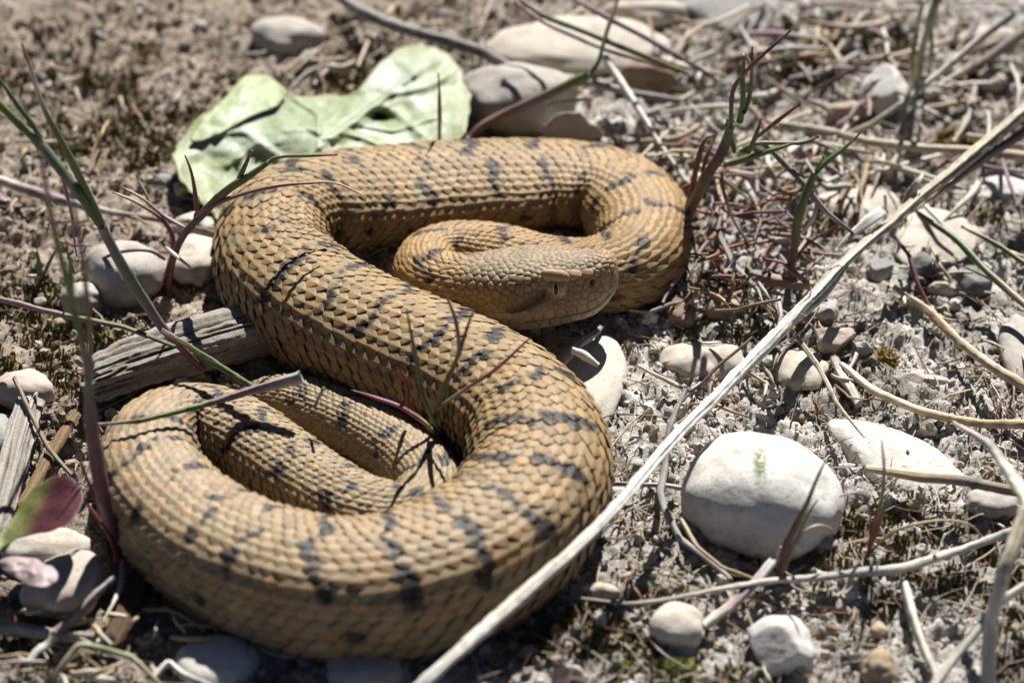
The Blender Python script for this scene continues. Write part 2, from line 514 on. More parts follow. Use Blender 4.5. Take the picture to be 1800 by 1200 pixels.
# ------------------------------------------------------------------ stones
def stone(px, py, w, h, mat, label, flat=0.55, rot=0.0, tilt=(0, 0), ang=0, seed=1, sink=0.35, level=4, group=None, name='pebble', lump=0.10, dims=None, almond=0.0):
    """a stone whose outline is w x h photograph pixels, resting partly sunk in the soil"""
    p0 = on(px, py, 0.0)
    sc = cm_per_px(p0)
    a = w * sc / 2
    c = flat * a
    hh = h * sc / 2
    d2 = hh * hh - (c * math.cos(ELEV)) ** 2
    b = math.sqrt(max(d2, (0.35 * hh) ** 2)) / math.sin(ELEV)
    cz = c * (1 - 2 * (sink + .06))
    ctr = on(px, py, max(cz, 0.0))
    if cz < 0: ctr[2] += cz
    if dims: a, b, c = dims[0] * sc, dims[1] * sc, dims[2] * sc
    V0, F0 = ICO[level]
    V = V0.copy()
    V[:, 1] *= 1 - almond * np.abs(V[:, 0]) ** 1.5
    V = np.sign(V) * np.abs(V) ** 0.92
    off = seed * 13.7
    V = V * (1 + lump * 2.2 * vnoise(V * 1.1 + off, 5) + lump * 0.8 * vnoise(V * 2.3 + off, 6))[:, None]
    g = np.random.default_rng(seed)
    for _ in range(ang):                          # broken faces
        nrm = g.normal(size=3); nrm /= np.linalg.norm(nrm)
        dd = g.uniform(0.5, 0.8)
        e = V @ nrm - dd
        V = V - np.clip(e, 0, None)[:, None] * nrm * 0.97
    V = V * (1 + (0.012 if ang == 0 else 0.03) * fbm(V * 4.5 + off, 3, 8))[:, None]
    V = V * np.array([a, b, c])
    R = Matrix.Rotation(rot, 3, 'Z') @ Matrix.Rotation(tilt[0], 3, 'X') @ Matrix.Rotation(tilt[1], 3, 'Y')
    V = V @ np.array(R).T
    o = mesh_obj(name, V + ctr, F0, ST[mat], origin=ctr)
    tag(o, label, 'pebble' if name == 'pebble' else 'stone', group)
    return o

R_ = math.radians
STONES = [
 # px, py, w, h, material, label, kwargs
 (1340, 872, 290, 205, 'white', 'large smooth white pebble with a green scrape on top', dict(flat=.60, sink=.22, seed=2, level=5, lump=.06, rot=R_(-12))),
 (1588, 818, 235, 112, 'white', 'flat white stone half buried behind the large white pebble', dict(flat=.20, sink=.42, seed=4, tilt=(R_(-6), R_(4)), rot=R_(-40), lump=.05, name='stone', dims=(158, 74, 30), almond=.5, level=5)),
 (1742, 889, 88, 58, 'warm', 'small smooth brownish grey pebble under the tip of a brown stick', dict(flat=.62, sink=.2, seed=5)),
 (1190, 1103, 97, 80, 'cream', 'small cream egg-shaped pebble in front of the large white pebble', dict(flat=.75, sink=.2, seed=6, lump=.05)),
 (1372, 1142, 135, 118, 'white', 'cracked angular white stone at the mossy front edge', dict(flat=.7, sink=.25, seed=7, ang=7, name='stone')),
 (1545, 1178, 70, 62, 'tan', 'small orange tan pebble at the front beside a forked grey stem', dict(flat=.8, sink=.2, seed=8, rot=R_(30))),
 (1038, 672, 128, 178, 'cream', 'smooth cream stone lying under the viper\'s chin', dict(flat=.50, sink=.3, seed=9, rot=R_(-8), level=5, lump=.06)),
 (1240, 640, 150, 92, 'cream', 'pale speckled stone crossed by the long straw', dict(flat=.5, sink=.4, seed=10)),
 (1405, 652, 95, 74, 'cream', 'half buried cream stone beside a brown angular one', dict(flat=.5, sink=.45, seed=11)),
 (1468, 598, 82, 66, 'pink', 'pinkish brown angular stone above the half buried cream one', dict(flat=.75, sink=.3, seed=12, ang=6, name='stone')),
 (1620, 665, 82, 44, 'warm', 'small flat grey stone lying on bare pale soil', dict(flat=.4, sink=.25, seed=13, ang=5, name='stone')),
 (1792, 612, 64, 112, 'warm', 'smooth greyish pebble behind the long tan straw at the soil edge', dict(flat=.6, sink=.3, seed=14)),
 (1268, 546, 72, 50, 'tan', 'yellowish translucent pebble under the reddish tangle', dict(flat=.7, sink=.25, seed=15)),
 (1196, 545, 62, 64, 'brown', 'dark brown pebble in shade beside the viper\'s neck coil', dict(flat=.8, sink=.25, seed=16)),
 (1622, 470, 58, 46, 'dark', 'dark grey rough stone in front of a pale slab', dict(flat=.75, sink=.25, seed=17, ang=4, name='stone')),
 (1712, 492, 62, 56, 'dark', 'black rough stone beside the green stalk', dict(flat=.75, sink=.25, seed=57, ang=4, name='stone')),
 (1655, 508, 52, 30, 'cream', 'little oval cream pebble between two dark stones', dict(flat=.6, sink=.25, seed=18)),
 (1548, 470, 50, 44, 'grey', 'small grey rough stone behind the long straw', dict(flat=.7, sink=.3, seed=19, ang=4, name='stone')),
 (1440, 548, 76, 56, 'warm', 'grey stone under the frayed middle of the long straw', dict(flat=.6, sink=.3, seed=20, ang=3, name='stone')),
 (1645, 418, 165, 110, 'cream', 'pale flat slab of stone beneath the green stalk', dict(flat=.2, sink=.3, seed=21, ang=3, name='stone', tilt=(R_(8), 0))),
 (1500, 372, 165, 92, 'cream', 'broad pale slab behind the green forked shoot', dict(flat=.25, sink=.4, seed=22, ang=3, name='stone')),
 (1762, 331, 112, 58, 'white', 'flat pale stone beside the split end of the long straw', dict(flat=.3, sink=.3, seed=23)),
 (1550, 162, 94, 84, 'white', 'bright white rounded pebble among dry litter', dict(flat=.85, sink=.2, seed=24, ang=2)),
 (1490, 200, 78, 42, 'tan', 'small tan stone beside the bright white rounded pebble', dict(flat=.6, sink=.3, seed=25)),
 (1748, 142, 52, 46, 'pink', 'small pinkish stone in the far litter', dict(flat=.8, sink=.25, seed=26)),
 (1735, 72, 120, 48, 'pink', 'flat tan stone in the far litter', dict(flat=.35, sink=.3, seed=27)),
 (1015, 82, 330, 125, 'cream', 'large flat cream stone lying behind the viper and the leaf', dict(flat=.22, sink=.2, seed=28, level=4, rot=R_(-6))),
 (918, 172, 210, 130, 'warm', 'large rounded grey stone touching the viper\'s back', dict(flat=.6, sink=.25, seed=29, level=4)),
 (1140, 24, 150, 46, 'cream', 'flat cream stone behind the largest flat stone', dict(flat=.3, sink=.1, seed=30)),
 (1128, 143, 120, 52, 'brown', 'brown shaded stone under the grey root', dict(flat=.5, sink=.2, seed=31)),
 (1005, 232, 105, 48, 'cream', 'small pale pebble peeping over the viper\'s back', dict(flat=.8, sink=.1, seed=32)),
 (500, 68, 128, 76, 'warm', 'grey stone in the crumbly soil behind the green leaf', dict(flat=.5, sink=.3, seed=33)),
 (218, 482, 132, 108, 'warm', 'rounded grey stone behind the weathered wood', dict(flat=.75, sink=.2, seed=34, rot=R_(-20), level=4)),
 (345, 462, 92, 90, 'cream', 'rounded cream pebble tucked against the viper\'s left bend', dict(flat=.8, sink=.2, seed=35, level=4)),
 (345, 398, 90, 46, 'cream', 'pale stone behind the red-stemmed tuft', dict(flat=.5, sink=.25, seed=36)),
 (146, 526, 72, 62, 'warm', 'small grey pebble beside the rounded grey stone', dict(flat=.8, sink=.2, seed=37)),
 (44, 688, 92, 76, 'pink', 'pinkish round pebble behind the grey wood splinter', dict(flat=.8, sink=.2, seed=38)),
 (112, 1030, 135, 118, 'pink', 'pinkish rounded stone under the pale pink leaf', dict(flat=.75, sink=.15, seed=39, level=4)),
 (80, 962, 160, 60, 'cream', 'flat cream stone under the red spoon-shaped leaf', dict(flat=.3, sink=.1, seed=40)),
 (12, 762, 60, 70, 'grey', 'small bluish grey stone beside the grey wood splinter', dict(flat=.6, sink=.25, seed=41)),
 (388, 1168, 150, 96, 'white', 'white pebble in the shadow under the viper\'s front coil', dict(flat=.42, sink=.42, seed=42, level=4, lump=.05)),
 (642, 1182, 140, 88, 'warm', 'speckled grey pebble in the shadow under the viper\'s front coil', dict(flat=.42, sink=.42, seed=43, level=4, lump=.05)),
 (1000, 1190, 66, 40, 'pink', 'small brownish stone in front of the long straw', dict(flat=.7, sink=.3, seed=44)),
 (1062, 1042, 50, 38, 'cream', 'tiny tan pebble beside the viper\'s front coil', dict(flat=.8, sink=.2, seed=45)),
 (1450, 962, 52, 40, 'grey', 'small rough stone against the large white pebble', dict(flat=.8, sink=.3, seed=46, ang=5, name='stone')),
 (1520, 795, 44, 30, 'cream', 'rough little clod behind the flat white stone', dict(flat=.8, sink=.3, seed=47, ang=3, name='stone')),
 (1290, 10, 190, 110, 'grey', 'broad grey stone at the back of the litter', dict(flat=.25, sink=.35, seed=48, ang=2, name='stone')),
]
for px, py, w, h, m, lab, kw in STONES:
    stone(px, py, w, h, m, lab, **kw)

# a scrape of green on the large white pebble
big = [o for o in bpy.data.objects if o.name == 'pebble'][0]
mg = ST['white'].copy(); mg.name = 'white_limestone_scraped'; big.data.materials[0] = mg
nt = mg.node_tree; b_ = nt.nodes['Principled BSDF']
src = b_.inputs['Base Color'].links[0].from_socket
tc_ = N(nt, 'ShaderNodeTexCoord'); mp = N(nt, 'ShaderNodeMapping')
mp.inputs['Location'].default_value = (0.0008 / 0.0015, 0.002 / 0.006, 0); mp.inputs['Scale'].default_value = (1 / 0.0015, 1 / 0.006, 1 / 0.2); mp.inputs['Rotation'].default_value = (0, 0, 0)
nt.links.new(tc_.outputs['Object'], mp.inputs['Vector'])
ln_ = N(nt, 'ShaderNodeVectorMath', operation='LENGTH'); nt.links.new(mp.outputs[0], ln_.inputs[0])
msk = ramp(nt, ln_.outputs['Value'], [(0.3, (1, 1, 1)), (1.0, (0, 0, 0))])
br = ramp(nt, noise(nt, tc_.outputs['Object'], 1500, 3), [(.36, (0, 0, 0)), (.50, (1, 1, 1))])
nt.links.new(mixc(nt, mixc(nt, 1.0, msk, br, 'MULTIPLY'), src, (.11, .14, .035)), b_.inputs['Base Color'])

g = np.random.default_rng(77)
placed = [(s[0], s[1], s[2], s[3]) for s in STONES]
def clear(px, py, pad=0):
    return all(((px - a) / (w / 2 + pad)) ** 2 + ((py - b) / (h / 2 + pad)) ** 2 > 1.0 for a, b, w, h in placed)
KLAB = {k: 'small %s ' + v + ' pebble loose on the soil' for k, v in dict(cream='cream', warm='warm grey', white='white', tan='orange tan', pink='pinkish', grey='dull grey').items()}
for i in range(150):                               # gravel one can still pick out singly
    for _ in range(40):
        px = g.uniform(-20, 1820); py = g.uniform(0, 1200)
        if g.uniform() < (0.75 if px < 900 else 0.0): continue
        if clear(px, py, 15): break
    r = 13 + 24 * g.uniform() ** 3.0
    ang = int(g.choice([0, 4, 6, 7]))
    kind = g.choice(['cream', 'warm', 'white', 'tan', 'pink', 'grey', 'cream', 'warm'])
    stone(px, py, r * g.uniform(1, 1.4), r * g.uniform(.75, 1.0), kind, KLAB[kind] % ('rounded' if ang == 0 else 'broken'), flat=g.uniform(.5, .9), sink=.2,
          seed=200 + i, ang=ang, level=2, rot=g.uniform(0, 3), group='small loose %s %s pebbles' % ('rounded' if ang == 0 else 'broken', kind), name='small_pebble')
    placed.append((px, py, r, r))

# ------------------------------------------------------------------ the viper
# px, py of the body's middle line, radius; tail first.  z None = lying on the soil
PATH = [
 (395, 712, .26, None), (440, 694, .36, None), (510, 700, .42, None), (600, 734, .46, None), (672, 772, .49, None), (728, 815, .52, None), (752, 862, .55, None),
 (718, 905, .57, None), (640, 900, .59, None), (560, 862, .61, None), (485, 812, .63, None), (415, 768, .66, None), (340, 750, .70, None),
 (283, 778, .76, None), (268, 838, .82, None), (312, 910, .88, None), (400, 976, .95, None), (500, 1016, 1.0, None), (600, 1034, 1.04, None),
 (700, 1026, 1.07, None), (800, 992, 1.09, None), (890, 932, 1.10, None), (940, 850, 1.10, None), (932, 770, 1.08, None), (880, 708, 1.05, None),
 (800, 660, 1.03, None), (705, 618, 1.02, None), (620, 577, 1.01, None), (545, 530, 1.0, None), (490, 472, .97, None), (490, 412, .95, None), (535, 372, .92, None),
 (610, 350, .90, None), (700, 338, .88, None), (800, 328, .85, None), (900, 322, .81, None), (1000, 322, .78, None), (1080, 342, .77, None),
 (1126, 396, .76, None), (1112, 455, .73, .62), (1045, 482, .65, .62), (960, 474, .57, .62), (880, 454, .57, .66), (808, 447, .56, .72), (762, 458, .54, .82), (758, 484, .53, .95),
 (797, 497, .51, 1.02)]
SNOUT = (1087, 497, 1.30)
ctrl = []
for i_, (px, py, r, z) in enumerate(PATH):
    lowr = dict(zip(range(31, 39), (.3, .7, 1, 1, 1, 1, .8, .4))).get(i_, 0) * .2
    p = at(px, py, r * (0.86 - lowr) if z is None else z)
    ctrl.append([p[0], p[1], p[2], r])
ctrl = np.array(ctrl)
neck = ctrl[-1, :3]; snout = at(*SNOUT)
hv = snout - neck; HL = float(np.linalg.norm(hv)); hd = hv / HL
ctrl = np.vstack([ctrl, np.append(neck + hd * 0.5, .51)])
NS = 2600
sp = catmull(ctrl, NS)
# smooth the middle line a little
for _ in range(25):
    sp[1:-1] = sp[1:-1] * 0.5 + 0.25 * (sp[:-2] + sp[2:])
spc = sp[:, :3]
seg = np.linalg.norm(np.diff(spc, axis=0), axis=1)
ss = np.concatenate([[0], np.cumsum(seg)])
LEN = ss[-1]
sq = np.zeros(len(ctrl)); 
for i_, v_ in ((13, .3), (14, .8), (15, 1), (16, 1), (17, 1), (18, 1), (19, 1), (20, 1), (21, .8), (22, .4), (23, .1)): sq[i_] = v_
fl_ = np.zeros(len(ctrl)); fl_[31:39] = [.3, .7, 1, 1, 1, 1, .8, .4]
SQ = np.interp(np.linspace(0, 1, NS), np.concatenate([[0], np.cumsum(np.linalg.norm(np.diff(ctrl[:, :3], axis=0), axis=1))]) / np.linalg.norm(np.diff(ctrl[:, :3], axis=0), axis=1).sum(), sq)
FL = np.interp(np.linspace(0, 1, NS), np.concatenate([[0], np.cumsum(np.linalg.norm(np.diff(ctrl[:, :3], axis=0), axis=1))]) / np.linalg.norm(np.diff(ctrl[:, :3], axis=0), axis=1).sum(), fl_)
tan = np.gradient(spc, ss, axis=0); tan /= np.linalg.norm(tan, axis=1)[:, None]
up = np.array([0, 0, 1.0]) - tan * tan[:, 2:3]; up /= np.linalg.norm(up, axis=1)[:, None]
lat = np.cross(tan, up)                       # to the snake's right-hand side
kap = np.einsum('ij,ij->i', np.gradient(tan, ss, axis=0), lat)
kap = np.convolve(kap, np.ones(31) / 31, 'same')

def ip(arr, s):
    if arr.ndim == 1: return np.interp(s, ss, arr)
    return np.stack([np.interp(s, ss, arr[:, k]) for k in range(arr.shape[1])], -1)

def tail_r(s): return ip(sp[:, 3], s) * sstep(-0.3, 1.2, s)

QT = np.linspace(0, 1, 11); TH = np.linspace(0, np.pi, 721)
ARC = []
for q_ in QT:
    X_ = np.abs(np.sin(TH)) ** (.92 - .24 * q_) * 1.06; Z_ = np.sign(np.cos(TH)) * np.abs(np.cos(TH)) ** (.90 - .26 * q_) * .90
    d_ = np.concatenate([[0], np.cumsum(np.hypot(np.diff(X_), np.diff(Z_)))]); ARC.append(np.interp(np.linspace(0, d_[-1], 721), d_, TH))
ARC = np.array(ARC)
def row_angle(q, th):
    """even spacing round the section, whatever its shape"""
    u = np.clip(np.abs(th) / np.pi, 0, 1) * 720; v = np.clip(q, 0, 1) * 10
    i = np.minimum(u.astype(int), 719); j = np.minimum(v.astype(int), 9)
    a = u - i; b = v - j
    t = (ARC[j, i] * (1 - a) + ARC[j, i + 1] * a) * (1 - b) + (ARC[j + 1, i] * (1 - a) + ARC[j + 1, i + 1] * a) * b
    return np.sign(th) * t

def body(s, th, h=0.0):
    """point of the body: s along the middle line, th from the spine line (0) round to the belly (pi)"""
    r = tail_r(s)
    q = ip(SQ, s); fl = ip(FL, s)
    th0 = th; th = row_angle(q, th)
    cs, sn = np.cos(th), np.sin(th)
    x = np.sign(sn) * np.abs(sn) ** (0.92 - .24 * q) * (r * (1.06 - .04 * q) * (1 + .18 * fl) + h)
    z = np.sign(cs) * np.abs(cs) ** (0.90 - .26 * q) * (r * 0.90 * (1 - .28 * fl) + h)
    z = z + 0.03 * r * np.exp(-(th / 0.25) ** 2)
    k = ip(kap, s)
    lim = 0.80 / np.maximum(np.abs(k), 1e-3)           # keep the inner side of a tight bend from folding through itself
    inner = k * x > 0
    xx = np.where(inner, lim * np.tanh(np.abs(x) / lim) * np.sign(x), x)
    return ip(spc, s) + ip(lat, s) * xx[..., None] + ip(up, s) * z[..., None]

def body_n(s, th):
    e = 0.02; d = 0.02
    a = body(s + e, th) - body(s - e, th); b = body(s, th + d) - body(s, th - d)
    n = np.cross(b, a); L = np.linalg.norm(n, axis=-1, keepdims=True)
    n = n / np.maximum(L, 1e-9)
    out = ip(lat, s) * np.sin(th)[..., None] + ip(up, s) * np.cos(th)[..., None]
    sg = np.sign(np.einsum('...i,...i->...', n, out))[..., None]
    n = n * sg
    n = n * 0.6 + out * 0.4
    return n / np.linalg.norm(n, axis=-1, keepdims=True)

def body_dark(s, th):
    """black cross bars, alternating left and right of the spine, and small flank spots"""
    r = tail_r(s)
    side = np.sign(th + 1e-9); a = np.abs(th)
    pitch = 1.0
    ph = np.where(side > 0, 0.0, 0.14)
    u = s / pitch + ph
    k = np.floor(u)
    z = np.zeros_like(k)
    jit = vnoise(np.stack([k * 3.7, side * 5.1, z], -1), 61)
    ln = 0.75 + 0.55 * (vnoise(np.stack([k * 2.3, side * 3.3, z + 4], -1), 62) * .5 + .5)
    wob = 0.16 * vnoise(np.stack([k * 1.7 + a * 2.6, side * 2.0, z + 9], -1), 63)
    off = (u - k - 0.5 - 0.16 * jit - wob - 0.10 * (a - .5)) * pitch
    wdt = 0.085 + 0.045 * vnoise(np.stack([s * 3.1, th * 3.0, z], -1), 64)
    m = np.exp(-(off / np.maximum(wdt, .03)) ** 2) * sstep(-.06, .10, a) * sstep(ln + .25, ln - .1, a)
    patch = sstep(-0.55, 0.15, vnoise(np.stack([s * 2.2, th * 4.2, z + 3], -1), 65))
    m = m * (0.25 + 0.75 * patch)
    off2 = (u + .5 - np.floor(u + .5) - 0.5 - 0.2 * jit) * pitch
    m2 = np.exp(-(off2 / 0.13) ** 2) * np.exp(-((a - 1.55) / 0.16) ** 2) * sstep(-.2, .3, vnoise(np.stack([k * 5.1, side, z + 6], -1), 66))
    return np.clip(np.maximum(m, 0.6 * m2), 0, 1)

def body_tint(s):
    t = s / LEN
    tailc = np.array([.332, .236, .132]); midc = np.array([.318, .210, .096]); neckc = np.array([.352, .216, .086])
    a = sstep(0.25, 0.5, t)[..., None]; b = sstep(0.75, 0.95, t)[..., None]
    return (tailc * (1 - a) + midc * a) * (1 - b) + neckc * b

snakeV = []; snakeF4 = []; snakeC = []; voff = 0
def add_grid(V, C, m, n, wrap):
    """append an m x n grid of points"""
    global voff
    idx = np.arange(m * n).reshape(m, n) + voff
    if wrap: idx = np.concatenate([idx, idx[:, :1]], 1)
    F = np.stack([idx[:-1, :-1], idx[:-1, 1:], idx[1:, 1:], idx[1:, :-1]], -1).reshape(-1, 4)
    snakeV.append(V.reshape(-1, 3)); snakeF4.append(F); snakeC.append(C.reshape(-1, 3)); voff += m * n

# trunk under the scales
sg_ = np.linspace(0.0, LEN, 800); tg = np.linspace(-np.pi, np.pi, 72, endpoint=False)
SG, TG = np.meshgrid(sg_, tg, indexing='ij')
B = body(SG, TG)
cB = body_tint(SG) * 0.62
bel = sstep(2.0, 2.5, np.abs(TG))[..., None]
cB = cB * (1 - bel) + np.array([.30, .22, .13]) * bel
add_grid(B, cB, len(sg_), len(tg), True)

# overlapping keeled scales
NROW = 25
NA, NB = 8, 9
rr = tail_r(ss)
spacing = 0.212 * np.maximum(rr, .30) ** 0.75
cnt = np.concatenate([[0], np.cumsum(np.diff(ss) / spacing[:-1])])
S_END = LEN - 0.22
ring = np.interp(np.arange(1.0, np.interp(S_END, ss, cnt), 1.0), cnt, ss)
ring_h = np.interp(np.arange(1.5, np.interp(S_END, ss, cnt), 1.0), cnt, ss)
thr = np.linspace(-2.15, 2.15, NROW)
dth = thr[1] - thr[0]
cs_, ct_ = [], []
for j, t in enumerate(thr):
    q = ring if j % 2 == 0 else ring_h
    cs_.append(q); ct_.append(np.full(len(q), t))
cs_ = np.concatenate(cs_); ct_ = np.concatenate(ct_)
n = len(cs_)
g = np.random.default_rng(5)
cs_ = cs_ + g.normal(0, .016, n); ct_ = ct_ + g.normal(0, .011, n)
dsl = np.interp(cs_, ss, spacing)
a = np.linspace(-1, 1, NA); b = np.linspace(-1, 1, NB)
Aa, Bb = np.meshgrid(a, b, indexing='ij')
wid = np.where(Aa > -.15, (1 - np.clip((Aa + .15) / 1.15, 0, 1) ** 1.55) ** 0.80, (1 - np.clip((-.15 - Aa) / .85, 0, 1) ** 2.0) ** 0.5) + 0.02
flank = sstep(0.7, 1.6, np.abs(ct_))
# scale coordinates: tips point to the tail (-s)
ds = -(Aa[None] * 0.86 + 0.12) * dsl[:, None, None]
rotj = g.normal(0, .09, n)[:, None, None]
dt = Bb[None] * wid[None] * dth * 0.80 * (1 + 0.06 * flank[:, None, None]) + rotj * Aa[None] * dth * .5
Sg = cs_[:, None, None] + ds
Tg = ct_[:, None, None] + dt
rs = tail_r(cs_)[:, None, None]
lift = (0.025 + 0.020 * g.uniform(size=n)[:, None, None]) * (0.55 + 0.5 * rs) * (1 + 0.7 * flank[:, None, None])
bw = Bb * wid
keel = np.exp(-(bw / 0.13) ** 2) * sstep(-0.9, -0.2, Aa) * (1 - 0.5 * sstep(.6, 1.0, Aa))
dome = (1 - bw ** 2)
rim = np.clip(Aa, 0, 1) ** 10 + .35 * np.abs(Bb) ** 8
hh = -0.018 + lift * (Aa[None] + 1) / 2 * 1.2 + (0.012 * (1 - np.abs(bw)) + (0.010 + 0.014 * flank[:, None, None]) * keel - 0.018 * rim[None]) * (0.5 + 0.5 * rs)
Pn = body_n(Sg.ravel(), Tg.ravel()).reshape(Sg.shape + (3,))
V = body(Sg.ravel(), Tg.ravel()).reshape(Sg.shape + (3,)) + Pn * hh[..., None]
base = body_tint(cs_)[:, None, None, :] * (1 + 0.10 * g.normal(size=n))[:, None, None, None].clip(.65, 1.35)
hue = g.normal(0, .04, n)[:, None, None]
base = base * np.stack([1 + hue, 1 + 0 * hue, 1 - 1.2 * hue], -1)
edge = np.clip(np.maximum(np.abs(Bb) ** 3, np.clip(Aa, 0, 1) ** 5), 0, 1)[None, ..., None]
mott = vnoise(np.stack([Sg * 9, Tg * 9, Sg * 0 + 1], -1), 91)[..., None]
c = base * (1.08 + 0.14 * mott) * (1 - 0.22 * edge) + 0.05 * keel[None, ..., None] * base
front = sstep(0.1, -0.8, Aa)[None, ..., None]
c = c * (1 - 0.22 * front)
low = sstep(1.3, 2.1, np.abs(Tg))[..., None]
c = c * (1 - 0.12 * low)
dk = 0.70 * body_dark(Sg, Tg) + 0.30 * body_dark(cs_, ct_)[:, None, None]
dk = sstep(0.12, 0.46, dk + .10 * mott[..., 0])[..., None] * 0.94
c = c * (1 - dk) + np.array([.014, .011, .010]) * dk
idx = np.arange(NA * NB).reshape(NA, NB)
F0 = np.stack([idx[:-1, :-1], idx[:-1, 1:], idx[1:, 1:], idx[1:, :-1]], -1).reshape(-1, 4)
F = (F0[None] + (np.arange(n) * NA * NB)[:, None, None]).reshape(-1, 4) + voff
snakeV.append(V.reshape(-1, 3)); snakeF4.append(F); snakeC.append(c.reshape(-1, 3)); voff += n * NA * NB

# ---- head: lofted along its own axis, then cut into small plates
ROLL = R_(17.0)
hu = np.array([0, 0, 1.0]) - hd * hd[2]; hu /= np.linalg.norm(hu)
hr = np.cross(hd, hu)                         # right-hand side, towards the camera
hu2 = hu * math.cos(ROLL) + hr * math.sin(ROLL)*-1
hr2 = hr * math.cos(ROLL) + hu * math.sin(ROLL)
hu, hr = hu2, hr2
KT = np.array([0.00, .10, .20, .30, .40, .50, .60, .70, .80, .90, 1.0])
KW = np.array([.52, .59, .69, .78, .82, .78, .70, .61, .52, .44, .38])
KTOP = np.array([.45, .46, .48, .51, .53, .54, .54, .53, .50, .48, .46])
KBOT = np.array([.45, .50, .59, .67, .72, .72, .69, .64, .57, .50, .44])
def hs(t, K):
    # smooth interpolation of the stations
    x = np.clip(t, 0, 1)
    f = np.linspace(0, 1, 401); lin = np.interp(f, KT, K)
    ker = np.hanning(41); ker /= ker.sum()
    sm = np.convolve(np.pad(lin, 20, mode='edge'), ker, 'valid')
    return np.interp(x, f, sm)
def head(t, ph, h=0.0):
    """t 0 (neck) .. 1 (snout tip), ph from the crown (0) round the right side (+) to the throat"""
    capx = np.clip((t - 0.84) / 0.16, 0, 1)
    cap = (1 - capx ** 2.4) ** (1 / 2.1)
    cs, sn = np.cos(ph), np.sin(ph)
    nsh = 0.55 + 0.30 * (1 - sstep(0.05, 0.5, t))        # squarer section towards the snout
    W = hs(t, KW) * cap; T = hs(t, KTOP) * (0.12 + 0.88 * cap ** .8); Bm = hs(t, KBOT) * (0.05 + 0.95 * cap)
    x = np.sign(sn) * np.abs(sn) ** (nsh + .12) * (W + h * np.maximum(cap, .2))
    z = np.where(cs > 0, np.abs(cs) ** (nsh + 0.1) * (T + h), -np.abs(cs) ** 0.85 * (Bm + h))
    # cheeks narrower below, brow above the eye
    x = x * (1 - 0.20 * sstep(0.2, -0.9, cs) * sstep(.3, .7, t))
    brow = np.exp(-((t - 0.655) / 0.075) ** 2) * np.exp(-((np.abs(ph) - 1.05) / 0.20) ** 2)
    canth = sstep(.70, .78, t) * (1 - sstep(.90, .96, t)) * np.exp(-((np.abs(ph) - 1.08) / 0.17) ** 2)
    x = x + np.sign(sn) * (0.11 * brow + 0.04 * canth); z = z + 0.045 * brow + .01 * canth
    sock = np.exp(-((t - 0.655) / 0.062) ** 2) * np.exp(-((np.abs(ph) - 1.47) / 0.22) ** 2)
    x = x - np.sign(sn) * 0.085 * sock
    up_s = 0.14 * sstep(.80, 1.0, t)
    ax = neck + hd * (0.0) 
    L = t * HL
    return ax + hd * L[..., None] + hr * x[..., None] + hu * (z + up_s)[..., None]

def head_n(t, ph):
    e = 0.004
    a = head(t + e, ph) - head(t - e, ph); b = head(t, ph + .01) - head(t, ph - .01)
    n_ = np.cross(b, a); n_ /= np.maximum(np.linalg.norm(n_, axis=-1, keepdims=True), 1e-9)
    ctr_ = neck + hd * (np.clip(t, 0, .92) * HL)[..., None]
    sg = np.sign(np.einsum('...i,...i->...', n_, head(t, ph) - ctr_))[..., None]
    return n_ * sg

HN, HP = 250, 300
tt = np.concatenate([np.linspace(-0.05, 0.86, 190), 0.86 + 0.14 * np.sin(np.linspace(0, 1, 61)[1:] * np.pi / 2)])
pp = np.linspace(-np.pi, np.pi, HP, endpoint=False)
TT, PP = np.meshgrid(tt, pp, indexing='ij')
HB = head(TT, PP)
g = np.random.default_rng(12)
# plate centres: dart throwing on the surface
ct = g.uniform(0.0, 1.0, 9000); cp = g.uniform(-np.pi, np.pi, 9000)
def rad_of(t, p):
    ap = abs(p)
    r = 0.105
    if ap < 1.0: r = 0.088 if t > .5 else 0.098
    if ap > 2.5: r = 0.16
    if t < 0.25: r *= 1.05
    if .56 < t < .76 and 1.1 < ap < 1.9: r = 0.075
    return r
seeds = []; sw = []
def hp1(t, p): return head(np.array([t]), np.array([p]))[0]
def lip(t): return 2.34 - 0.10 * math.sin(t * 3.1)
for sd in (1, -1):
    for k, t in enumerate(np.linspace(0.42, 0.92, 9)):       # upper and lower lip plates
        seeds.append(hp1(t, sd * (lip(t) - .22))); sw.append(0.05)
        seeds.append(hp1(t + .02, sd * (lip(t) + .20))); sw.append(0.04)
    seeds.append(hp1(0.655, sd * 1.03)); sw.append(0.085)     # brow plate
    seeds.append(hp1(0.63, sd * 1.03)); sw.append(0.085)
    seeds.append(hp1(0.77, sd * 1.05)); sw.append(0.03)
    seeds.append(hp1(0.84, sd * 1.03)); sw.append(0.03)
    seeds.append(hp1(0.865, sd * 1.45)); sw.append(0.06)      # nostril plate
    seeds.append(hp1(0.945, sd * 1.35)); sw.append(0.05)
seeds.append(hp1(0.998, 1.6)); sw.append(0.10)
Pc = head(ct, cp)
for q in range(len(ct)):
    r = rad_of(ct[q], cp[q])
    A = np.array(seeds); dd = np.linalg.norm(A - Pc[q], axis=1) - np.array(sw)
    if dd.min() > r * 0.92:
        seeds.append(Pc[q]); sw.append(0.0)
seeds = np.array(seeds); sw = np.array(sw)
flat = HB.reshape(-1, 3)
F1 = np.zeros(len(flat)); F2 = np.zeros(len(flat)); ID = np.zeros(len(flat), int)
